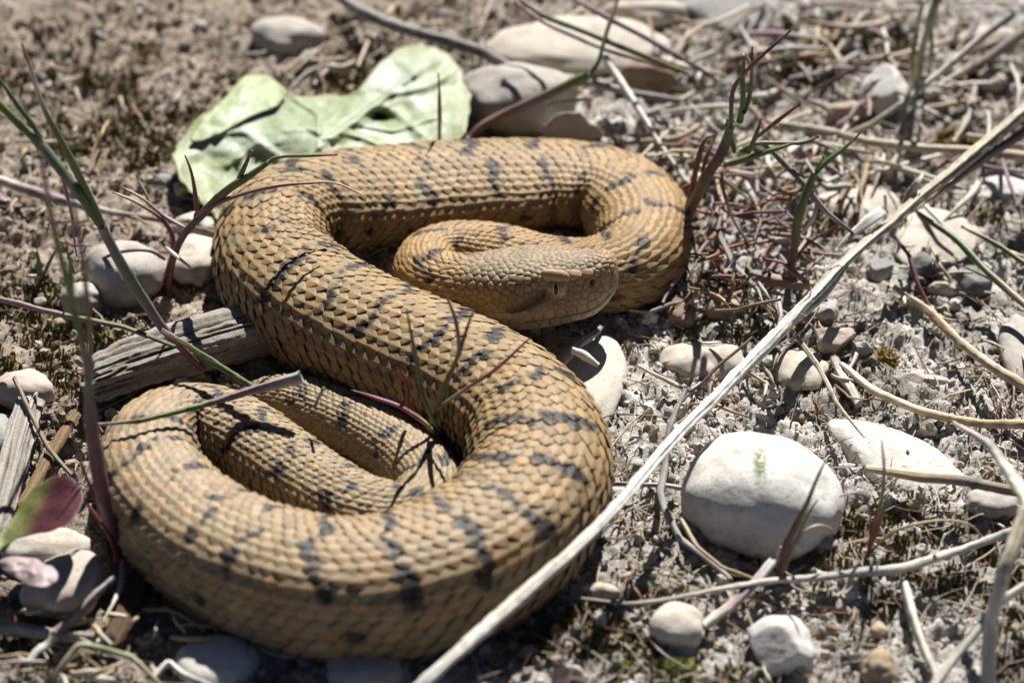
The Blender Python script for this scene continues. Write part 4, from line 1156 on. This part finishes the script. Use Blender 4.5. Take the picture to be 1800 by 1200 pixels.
plant('grass_tuft', 'green and dark red branching shoot beside the viper\'s right coil', 'grass', (1200, 420, 0), [
 ('stem', [(1197, 420, 0), (1212, 375, .8), (1240, 312, 1.8), (1270, 262, 2.5), (1286, 215, 3.2)], [14, 19, 21, 18, 15], ['rust', 'brown', 'olive', 'purple', 'green']),
 ('blade', [(1285, 225, 3.1), (1286, 180, 3.6), (1294, 148, 3.9), (1325, 112, 4.3), (1360, 80, 4.6), (1390, 54, 4.8)], [9, 8, 8, 8, 7, 3], ['green', 'purple', 'brown', 'red', 'purple', 'purple']),
 ('blade', [(1300, 215, 3.2), (1306, 180, 3.6), (1306, 140, 4.0), (1308, 98, 4.4)], [12, 10, 8, 5], ['green', 'green', 'green', 'olive']),
 ('blade', [(1307, 200, 3.4), (1317, 165, 3.7), (1321, 120, 4.2), (1322, 82, 4.5)], [9, 9, 7, 3], ['green', 'green', 'olive', 'brown']),
 ('blade', [(1308, 94, 4.4), (1316, 110, 4.2), (1322, 130, 4.0), (1323, 152, 3.8)], [6, 8, 8, 3], ['cream', 'cream', 'cream']),
 ('blade', [(1294, 268, 2.5), (1287, 245, 2.7), (1281, 225, 2.9), (1280, 210, 3.0)], [12, 13, 11, 6], ['green', 'green', 'green']),
 ('blade', [(1272, 288, 2.2), (1300, 282, 2.3), (1345, 268, 2.5), (1395, 252, 2.6)], [15, 14, 11, 4], ['olive', 'green', 'green', 'green']),
 ('blade', [(1298, 265, 2.5), (1330, 252, 2.6), (1365, 250, 2.6), (1410, 250, 2.5), (1440, 240, 2.6)], [10, 10, 9, 10, 4], ['olive', 'green', 'olive', 'green', 'red']),
 ('blade', [(1316, 268, 2.5), (1327, 240, 2.8), (1338, 208, 3.1)], [8, 9, 3], ['olive', 'olive', 'brown']),
 ('blade', [(1325, 245, 2.7), (1365, 215, 3.0), (1408, 182, 3.3)], [7, 9, 5], ['olive', 'rust', 'red']),
 ('blade', [(1200, 400, .4), (1218, 320, 1.5), (1228, 275, 2.0), (1240, 245, 2.3), (1262, 236, 2.4)], [10, 11, 10, 9, 3], ['brown', 'rust', 'red', 'rust', 'brown']),
 ('blade', [(1235, 300, 1.8), (1245, 268, 2.1), (1258, 240, 2.3)], [6, 7, 4], ['rust', 'rust', 'brown']),
 ('blade', [(1268, 300, 2.0), (1272, 340, 1.5), (1290, 390, .8), (1318, 430, .4)], [6, 9, 8, 5], ['dgreen', 'purple', 'pale', 'rust']),
])
plant('grass_shoot', 'short forked green shoot in front of the broad pale slab', 'grass', (1388, 500, 0), [
 ('stem', [(1388, 500, 0), (1395, 440, .8), (1405, 385, 1.5), (1420, 335, 2.0), (1433, 303, 2.3)], [15, 17, 18, 15, 12], ['red', 'red', 'olive', 'green', 'green']),
 ('blade', [(1432, 305, 2.3), (1455, 282, 2.5), (1485, 258, 2.7), (1514, 232, 2.9)], [11, 10, 8, 3], ['green', 'green', 'green', 'olive']),
 ('blade', [(1432, 303, 2.3), (1440, 290, 2.5), (1447, 275, 2.6)], [7, 6, 3], ['green', 'green', 'olive']),
 ('blade', [(1410, 335, 1.9), (1385, 340, 1.9), (1360, 342, 1.8)], [5, 6, 3], ['olive', 'olive', 'brown']),
 ('blade', [(1425, 330, 2.0), (1435, 355, 1.7), (1430, 385, 1.3), (1408, 415, .9)], [4, 8, 7, 3], ['purple', 'purple', 'pale', 'pale']),
 ('blade', [(1390, 470, .4), (1420, 430, .9), (1475, 395, 1.3)], [6, 6, 3], ['purple', 'red', 'purple']),
])
single('dry_twig', 'long dark drooping stem crossing the forked green shoot', 'stem', [(1345, 255, 2.4), (1375, 285, 2.2), (1410, 322, 2.0), (1450, 370, 1.6), (1500, 410, 1.2)], [9, 12, 12, 10, 6], ['olive', 'dgrey', 'dgrey', 'grey', 'purple'])
single('dry_twig', 'green jointed stalk slanting across the pale flat slab', 'stem', [(1615, 375, 1.0), (1680, 420, .9), (1740, 480, .8), (1830, 560, .6)], [8, 13, 14, 14], ['green', 'green', 'olive', 'tan'], mat=M_PLANT)
single('dry_twig', 'thin olive stalk behind the green jointed stalk', 'stem', [(1690, 398, .7), (1740, 425, .7), (1830, 478, .6)], [5, 9, 9], ['tan', 'olive', 'olive'], mat=M_PLANT)
plant('grass_stalk', 'olive angled stalk rising behind the viper\'s back', 'grass', (822, 245, 0), [
 ('stem', [(822, 246, .4), (845, 222, .6), (885, 200, .8), (950, 172, 1.1), (1036, 131, 1.5)], [13, 15, 15, 16, 16], ['purple', 'brown', 'mauve', 'olive', 'green']),
 ('stem', [(1036, 131, 1.5), (1052, 108, 1.7), (1066, 60, 2.0), (1087, -5, 2.4)], [9, 8, 8, 7], ['dgreen', 'dgreen', 'brown', 'mauve']),
 ('blade', [(960, 185, 1.0), (1000, 178, 1.1), (1055, 168, 1.2)], [5, 7, 4], ['cream', 'cream', 'tan']),
])
single('dry_twig', 'green stalk stretched above the large flat cream stone', 'stem', [(905, -8, 2.0), (960, 30, 1.9), (1040, 62, 1.9), (1130, 98, 1.7), (1210, 130, 1.4)], [8, 9, 10, 10, 7], ['brown', 'dgreen', 'dgreen', 'olive', 'olive'], mat=M_PLANT)
single('dry_twig', 'thin reddish stalk parallel to the green one over the large flat stone', 'stem', [(905, 4, 1.7), (960, 42, 1.6), (1050, 82, 1.6), (1200, 128, 1.2)], [6, 7, 8, 6], ['red', 'purple', 'brown', 'olive'], mat=M_PLANT)
single('dry_twig', 'purple stalk lying over the edge of the large flat stone', 'stem', [(1000, -5, 1.6), (1075, 35, 1.5), (1160, 80, 1.4), (1260, 140, 1.0)], [8, 10, 10, 7], ['mauve', 'purple', 'mauve', 'purple'], mat=M_PLANT)
single('dry_twig', 'thin reddish brown stem behind the branching shoot', 'stem', [(1415, 166, .9), (1470, 140, 1.2), (1520, 112, 1.5), (1566, 95, 1.7)], [5, 6, 6, 4], ['brown', 'purple', 'brown', 'red'])
single('grass_shoot', 'single dark red blade standing in front of the green leaf', 'grass', [(773, 248, .5), (773, 200, 1.2), (771, 160, 1.8), (770, 128, 2.2)], [7, 8, 6, 2], ['red', 'rust', 'purple', 'brown'], mat=M_PLANT)
plant('grass_tuft', 'pale blurred green blades in the far litter', 'grass', (1605, 175, 0), [
 ('blade', [(1605, 160, .2), (1603, 110, 1.0), (1610, 60, 1.8), (1625, 0, 2.6)], [10, 12, 10, 7], ['pale', 'olive', 'pale']),
 ('blade', [(1612, 150, .3), (1622, 90, 1.2), (1632, 40, 1.9), (1650, -15, 2.6)], [10, 16, 14, 8], ['olive', 'straw', 'blue']),
 ('blade', [(1630, 150, .2), (1638, 90, 1.0), (1640, 40, 1.7), (1655, -10, 2.4)], [7, 9, 8, 6], ['pale', 'olive', 'grey']),
 ('blade', [(1580, 235, .2), (1590, 200, .7), (1600, 160, 1.2)], [7, 8, 6], ['olive', 'blue', 'blue']),
])
plant('grass_tuft', 'short purple tuft in front of the large white pebble', 'grass', (1368, 1020, 0), [
 ('blade', [(1368, 1022, 0), (1380, 975, .6), (1398, 925, 1.2), (1425, 870, 1.8), (1452, 808, 2.4)], [13, 16, 13, 8, 3], ['brown', 'purple', 'purple', 'olive', 'brown']),
 ('blade', [(1372, 1010, .2), (1395, 960, .7), (1420, 905, 1.2), (1438, 878, 1.5)], [8, 9, 6, 3], ['brown', 'tan', 'olive']),
 ('blade', [(1400, 955, .8), (1420, 930, 1.0), (1445, 922, 1.0), (1462, 930, .9)], [4, 6, 6, 3], ['tan', 'cream', 'brown']),
 ('blade', [(1367, 1010, .1), (1364, 980, .4), (1372, 960, .6)], [5, 5, 4], ['white', 'white', 'pale']),
 ('blade', [(1378, 1005, .1), (1400, 1035, .2), (1440, 1048, .2), (1483, 1050, .1)], [5, 6, 5, 3], ['purple', 'mauve', 'tan', 'tan']),
])
plant('grass_tuft', 'short red tuft between the large white pebble and the small grey one', 'grass', (1525, 978, 0), [
 ('blade', [(1525, 978, 0), (1535, 930, .6), (1548, 885, 1.2), (1554, 830, 1.9), (1550, 775, 2.5)], [9, 12, 9, 7, 3], ['red', 'red', 'olive', 'mauve', 'brown']),
 ('blade', [(1530, 960, .2), (1545, 920, .7), (1562, 862, 1.4)], [7, 8, 3], ['red', 'brown', 'brown']),
 ('blade', [(1530, 945, .4), (1530, 900, .9), (1515, 868, 1.3), (1475, 872, 1.2)], [6, 6, 6, 3], ['red', 'mauve', 'purple', 'purple']),
 ('blade', [(1530, 970, .2), (1575, 930, .7), (1640, 915, .9), (1700, 920, .7), (1728, 945, .4)], [5, 6, 6, 5, 3], ['brown', 'tan', 'tan', 'straw', 'tan']),
])
plant('grass_tuft', 'two short pale green blades at the left among the gravel', 'grass', (75, 500, 0), [
 ('blade', [(70, 495, 0), (68, 470, .4), (65, 440, .8)], [10, 12, 4], ['blue', 'green', 'green']),
 ('blade', [(72, 495, 0), (85, 465, .4), (105, 430, .8)], [6, 8, 3], ['purple', 'mauve', 'olive']),
])

# tangle of thin stems and fallen straw
g = np.random.default_rng(31)
CN = dict(straw='straw yellow', pale='pale', tan='tan', grey='grey', mauve='mauve', brown='brown', dgrey='dark grey', purple='purple', rust='rusty', red='red')
def litter(n, box, wlo, whi, pal, name, label, group, lmin=40, lmax=170, z=(.05, .7), bias=None):
    for i in range(n):
        x0 = g.uniform(box[0], box[2]); y0 = g.uniform(box[1], box[3])
        L = g.uniform(lmin, lmax); a = g.uniform(0, math.pi) if bias is None else g.normal(bias[0], bias[1])
        z0, z1 = g.uniform(*z), g.uniform(*z)
        dx, dy = math.cos(a) * L, math.sin(a) * L * 0.62
        bow = g.normal(0, .06) * L
        pts = [(x0, y0, z0), (x0 + dx * .5 - dy * bow / L, y0 + dy * .5 + dx * bow / L, (z0 + z1) / 2 + g.uniform(0, .2)), (x0 + dx, y0 + dy, z1)]
        w = g.uniform(wlo, whi)
        k0 = str(g.choice(pal)); cols = [k0, k0, str(g.choice(pal))]
        o = stalk(pts, [w, w * 1.1, w * .6], cols, name, sides=6, grooves=.1, kink=.6)
        tag(o, CN[k0] + ' ' + label, 'straw', CN[k0] + ' ' + group)
litter(105, (1195, 240, 1450, 540), 4, 9, ['purple', 'mauve', 'rust', 'red', 'grey', 'tan', 'brown', 'dgrey'], 'withered_straw', 'thin withered stem in the reddish tangle beside the viper', 'withered stems in the reddish tangle', 40, 120, (.1, 1.1))
litter(115, (1150, -20, 1780, 330), 5, 11, ['straw', 'pale', 'pale', 'straw', 'tan', 'grey', 'mauve', 'brown'], 'fallen_straw', 'fallen dry straw in the litter behind the viper', 'fallen straws behind the viper', 50, 190, (.08, .5))
litter(40, (560, -20, 1150, 110), 5, 10, ['straw', 'tan', 'grey', 'brown'], 'fallen_straw', 'fallen dry straw beside the grey brown root', 'fallen straws beside the root', 40, 120, (.08, .3))
litter(40, (1200, 420, 1800, 720), 3, 8, ['straw', 'pale', 'tan', 'grey', 'brown', 'dgrey'], 'straw_bit', 'thin straw bit on the soil beyond the large white pebble', 'thin straw bits on the soil', 30, 110, (.06, .3))
litter(45, (1000, 780, 1800, 1200), 3, 6, ['straw', 'pale', 'tan', 'grey', 'brown', 'rust'], 'straw_bit', 'thin straw bit on the mossy soil in front', 'thin straw bits on the mossy soil', 20, 80, (.05, .2))
litter(40, (0, 20, 340, 560), 4, 8, ['straw', 'tan', 'grey', 'brown', 'brown'], 'straw_bit', 'short straw bit on the brown soil behind the wood', 'short straw bits on the brown soil', 25, 80, (.06, .25))
litter(24, (0, 1060, 320, 1200), 5, 10, ['pale', 'straw', 'grey', 'tan'], 'straw_bit', 'straw bit in the front left litter', 'straw bits in the front left litter', 30, 100, (.06, .4))

# ------------------------------------------------------------------ weathered wood
def wood(px0, py0, px1, py1, thick, name, label, seed, lift, tint, squash=.75):
    A = on(px0, py0, lift); Bq = on(px1, py1, lift)
    n, m = 130, 110
    u = np.linspace(0, 1, n); a = np.linspace(0, 2 * np.pi, m, endpoint=False)
    U, Ag = np.meshgrid(u, a, indexing='ij')
    L = np.linalg.norm(Bq - A)
    T = (Bq - A) / L; X = np.cross(T, [0, 0, 1.0]); X /= np.linalg.norm(X); Y = np.cross(X, T)
    r0 = thick * cm_per_px(A) / 2
    k = np.stack([np.cos(Ag) * 3.2, np.sin(Ag) * 3.2, U * L * 0.22 + seed], -1)
    fib = vnoise(k * 1.0, seed) * .5 + vnoise(k * np.array([3, 3, 1.5]), seed + 1) * .3 + vnoise(k * np.array([8, 8, 2.2]), seed + 2) * .2
    crack = np.exp(-(vnoise(k * np.array([2.2, 2.2, .8]) + 5, seed + 3) / 0.07) ** 2)
    box = 1 / np.maximum(np.abs(np.cos(Ag)) ** 2.8 + np.abs(np.sin(Ag)) ** 2.8, 1e-6) ** (1 / 2.8)
    fr = vnoise(np.stack([np.cos(Ag) * 2, np.sin(Ag) * 2, Ag * 0 + seed], -1), seed + 5) * .35
    endt = (sstep(0, .035, U + fr * .05) * sstep(1, .965, U + fr * .05))
    rad = r0 * box * (1 + .24 * fib - .24 * crack + .16 * vnoise(np.stack([np.cos(Ag) * 1.3, np.sin(Ag) * 1.3, U * L * 1.1 + seed], -1), seed + 7) + .06 * vnoise(np.stack([np.cos(Ag) * 9, np.sin(Ag) * 9, U * L * 7], -1), seed + 8)) * (0.08 + .92 * endt)
    uu = np.clip(U, 0, 1) * L + fr * 0.5 * (U - .5) * 2
    bend = 0.08 * L * np.sin(U * 3.0 + seed)
    V = A + T * uu[..., None] + X * (np.cos(Ag) * rad + bend * .3)[..., None] + Y * (np.sin(Ag) * rad * squash)[..., None]
    c = np.array(tint) * (1 + .45 * fib)[..., None]
    c = c * (1 - .80 * crack)[..., None]
    idx = np.arange(n * m).reshape(n, m); idx = np.concatenate([idx, idx[:, :1]], 1)
    F = np.stack([idx[:-1, :-1], idx[1:, :-1], idx[1:, 1:], idx[:-1, 1:]], -1).reshape(-1, 4)
    VV = np.concatenate([V.reshape(-1, 3), V[0].mean(0)[None], V[-1].mean(0)[None]])
    t1 = np.stack([idx[0, 1:], idx[0, :-1], np.full(m, n * m)], -1); t2 = np.stack([idx[-1, :-1], idx[-1, 1:], np.full(m, n * m + 1)], -1)
    cc = np.concatenate([c.reshape(-1, 3), [tint, tint]])
    o = mesh_obj(name, VV, [F, np.concatenate([t1, t2])], M_WOOD, col=cc, origin=A)
    tag(o, label, 'wood')
wood(150, 668, 470, 575, 92, 'wood_piece', 'thick weathered grey wood piece beside the viper\'s tail', 3, .45, (.36, .315, .26))
wood(66, 700, -30, 960, 46, 'wood_splinter', 'grey wood splinter behind the red spoon-shaped leaf', 8, .4, (.40, .355, .30), .6)
wood(135, 735, 30, 890, 22, 'bark_strip', 'brown bark strip beside the grey wood splinter', 14, .35, (.24, .16, .085), .45)
wood(268, 985, 190, 1130, 34, 'wood_stub', 'dark rotten wood stub in the shade of the front coil', 21, .2, (.12, .075, .05), .6)

# ------------------------------------------------------------------ leaves
def leaf_sheet(name, outline, hfun, cfun, parent, rings=26, nang=180, thick=.010, centre=None):
    """a solid leaf blade over an outline of photograph pixels; hfun gives the height above the soil"""
    O = np.array(outline, float)
    Oc = np.vstack([O, O[:1]])
    cl = np.concatenate([[0], np.cumsum(np.linalg.norm(np.diff(Oc, axis=0), axis=1))])
    uu = np.linspace(0, cl[-1], nang, endpoint=False)
    ring_ = np.stack([np.interp(uu, cl, Oc[:, 0]), np.interp(uu, cl, Oc[:, 1])], -1)
    for _ in range(2): ring_ = .5 * ring_ + .25 * (np.roll(ring_, 1, 0) + np.roll(ring_, -1, 0))
    jag = vnoise(np.stack([uu / 14, uu * 0, uu * 0], -1), 300)[:, None]
    c0 = O.mean(0) if centre is None else np.array(centre, float)
    ring_ = ring_ + (ring_ - c0) * jag * .018
    f = np.linspace(0, 1, rings)[1:] ** .8
    px = c0[0] + (ring_[None, :, 0] - c0[0]) * f[:, None]; py = c0[1] + (ring_[None, :, 1] - c0[1]) * f[:, None]
    px = np.concatenate([[c0[0]], px.ravel()]); py = np.concatenate([[c0[1]], py.ravel()])
    fr = np.concatenate([[0], np.repeat(f, nang)])
    z = hfun(px, py, fr)
    P3 = np.array([at(a_, b_, c_) for a_, b_, c_ in zip(px, py, z)])
    col = cfun(px, py, fr)
    F3 = np.array([(0, 1 + k, 1 + (k + 1) % nang) for k in range(nang)])
    F4 = []
    for r_ in range(rings - 2):
        b0 = 1 + r_ * nang
        k = np.arange(nang); k2 = (k + 1) % nang
        F4.append(np.stack([b0 + k, b0 + nang + k, b0 + nang + k2, b0 + k2], -1))
    F4 = np.concatenate(F4)
    n = len(P3)
    Q = P3 - np.array([0, 0, thick])
    k = np.arange(nang); k2 = (k + 1) % nang; b0 = n - nang
    rim_ = np.stack([b0 + k, n + b0 + k, n + b0 + k2, b0 + k2], -1)
    V = np.concatenate([P3, Q]); Cc = np.concatenate([col, col])
    return mesh_obj(name, V, [np.concatenate([F3, F3[:, ::-1] + n]), np.concatenate([F4, F4[:, ::-1] + n, rim_])], M_LEAF, parent, col=Cc, origin=None if parent is None else P3[0])

def seg_d(px, py, line):
    d = np.full(px.shape, 1e9)
    for (x0, y0), (x1, y1) in zip(line[:-1], line[1:]):
        vx, vy = x1 - x0, y1 - y0
        t = np.clip(((px - x0) * vx + (py - y0) * vy) / (vx * vx + vy * vy), 0, 1)
        d = np.minimum(d, np.hypot(px - x0 - t * vx, py - y0 - t * vy))
    return d
VEINS = [[(470, 350), (560, 260), (640, 200), (730, 130)], [(520, 300), (455, 250), (400, 290)], [(560, 260), (560, 200), (520, 175)], [(620, 215), (690, 230), (780, 200)], [(690, 165), (760, 150), (800, 120)], [(440, 330), (420, 280)], [(600, 230), (650, 245), (700, 275)], [(730, 130), (700, 105)], [(455, 250), (430, 230), (380, 235)], [(660, 190), (700, 200), (740, 235)], [(590, 245), (540, 225), (500, 230)]]
def leaf_h(px, py, fr):
    p = np.stack([px / 80, py / 60, px * 0], -1)
    z = .50 + .0010 * (300 - py) * 1.0 +   .13 * fbm(p, 3, 310) + .025 * fbm(p * 3.1, 2, 312)  + .15 * fr ** 3 * vnoise(p * .8, 311)
    for v in VEINS: z = z + .05 * np.exp(-(seg_d(px, py, v) / 5) ** 2)
    z = z - .35 * np.exp(-(((px - 668) / 16) ** 2 + ((py - 205) / 10) ** 2))
    z = z + .25 * np.exp(-((py - 250) / 60) ** 2) * np.exp(-((px - 560) / 130) ** 2)
    return z
def leaf_c(px, py, fr):
    p = np.stack([px / 70, py / 50, px * 0], -1)
    g1 = np.array([.32, .38, .19]); g2 = np.array([.42, .48, .31]); sheen = np.array([.64, .69, .60]); yel = np.array([.36, .33, .14])
    m = sstep(-.2, .4, fbm(p, 3, 320))[:, None]
    c = g1 * (1 - m) + g2 * m
    w = (sstep(-.05, .4, fbm(p * 1.6 + 4, 3, 321)) * np.exp(-(((px - 610) / 190) ** 2 + ((py - 205) / 80) ** 2)))[:, None]  # whitish waxy sheen painted into the colour of the leaf's middle
    c = c * (1 - w) + sheen * w
    e = (fr ** 8)[:, None] * .6
    c = c * (1 - e) + yel * e
    for v in VEINS:
        k = np.exp(-(seg_d(px, py, v) / 3.5) ** 2)[:, None] * .6
        c = c * (1 - k) + np.array([.45, .52, .33]) * k
    return c
lf = empty('leaf', at(560, 300, 0)); tag(lf, 'large crumpled pale green leaf lying behind the viper', 'leaf')
leaf_sheet('blade', [(303, 265), (316, 242), (332, 222), (385, 180), (435, 140), (482, 145), (503, 165), (540, 172), (570, 165), (605, 172), (640, 152), (665, 112), (700, 86), (740, 77), (782, 90), (812, 118), (827, 165), (824, 215), (806, 250), (760, 300), (640, 320), (520, 345), (430, 375), (380, 388), (352, 350), (325, 332), (308, 300)], leaf_h, leaf_c, lf, 34, 240, centre=(560, 245))
leaf_sheet('folded_lobe', [(330, 248), (350, 215), (390, 178), (430, 132), (470, 132), (505, 160), (490, 185), (450, 200), (432, 208), (408, 222), (375, 240), (345, 250)],
           lambda px, py, fr: leaf_h(px, py, fr * 0) + .06 + .08 * sstep(250, 180, py), lambda px, py, fr: leaf_c(px, py, fr) * np.array([.95, 1.0, .75]), lf, 14, 90)

rl = empty('red_leaf', on(-10, 970, 0)); tag(rl, 'dark red spoon-shaped leaf with a green stalk end', 'leaf')
def rl_c(px, py, fr):
    t = sstep(50, 95, px - .45 * (870 - py))[:, None]
    n_ = vnoise(np.stack([px / 18, py / 18, px * 0], -1), 330)[:, None]
    c = np.array([.17, .19, .04]) * (1 - t) + np.array([.085, .016, .018]) * t
    c = c * (1 + .3 * n_)
    mid = np.exp(-(seg_d(px, py, [(0, 955), (50, 905), (110, 865)]) / 4) ** 2)[:, None] * .4 * (1 - t)
    d = np.exp(-(((px - 85) / 18) ** 2 + ((py - 907) / 12) ** 2))[:, None] * .6
    c = c * (1 - mid) + np.array([.25, .18, .06]) * mid
    return c * (1 - d) + np.array([.03, .008, .008]) * d
leaf_sheet('blade', [(-40, 990), (-10, 945), (15, 920), (35, 890), (58, 858), (90, 838), (120, 836), (143, 850), (148, 875), (138, 900), (118, 920), (90, 932), (60, 938), (30, 945), (5, 960), (-20, 985)],
           lambda px, py, fr: .9 + .5 * sstep(0, 140, px) + .05 * fr ** 2 + .03 * vnoise(np.stack([px / 30, py / 30, px * 0], -1), 331), rl_c, rl, 18, 110, centre=(75, 895))
pl = empty('pink_leaf', on(-5, 1000, 0)); tag(pl, 'small pale pink leaf resting on the pinkish stone', 'leaf')
leaf_sheet('blade', [(-5, 985), (20, 976), (60, 980), (90, 992), (104, 1008), (100, 1022), (80, 1032), (50, 1028), (25, 1012), (5, 1000)],
           lambda px, py, fr: 1.05 - .1 * fr + .05 * vnoise(np.stack([px / 20, py / 20, px * 0], -1), 340), lambda px, py, fr: np.array([.40, .30, .29]) * (1 + .25 * vnoise(np.stack([px / 8, py / 8, px * 0], -1), 341))[:, None], pl, 12, 80)
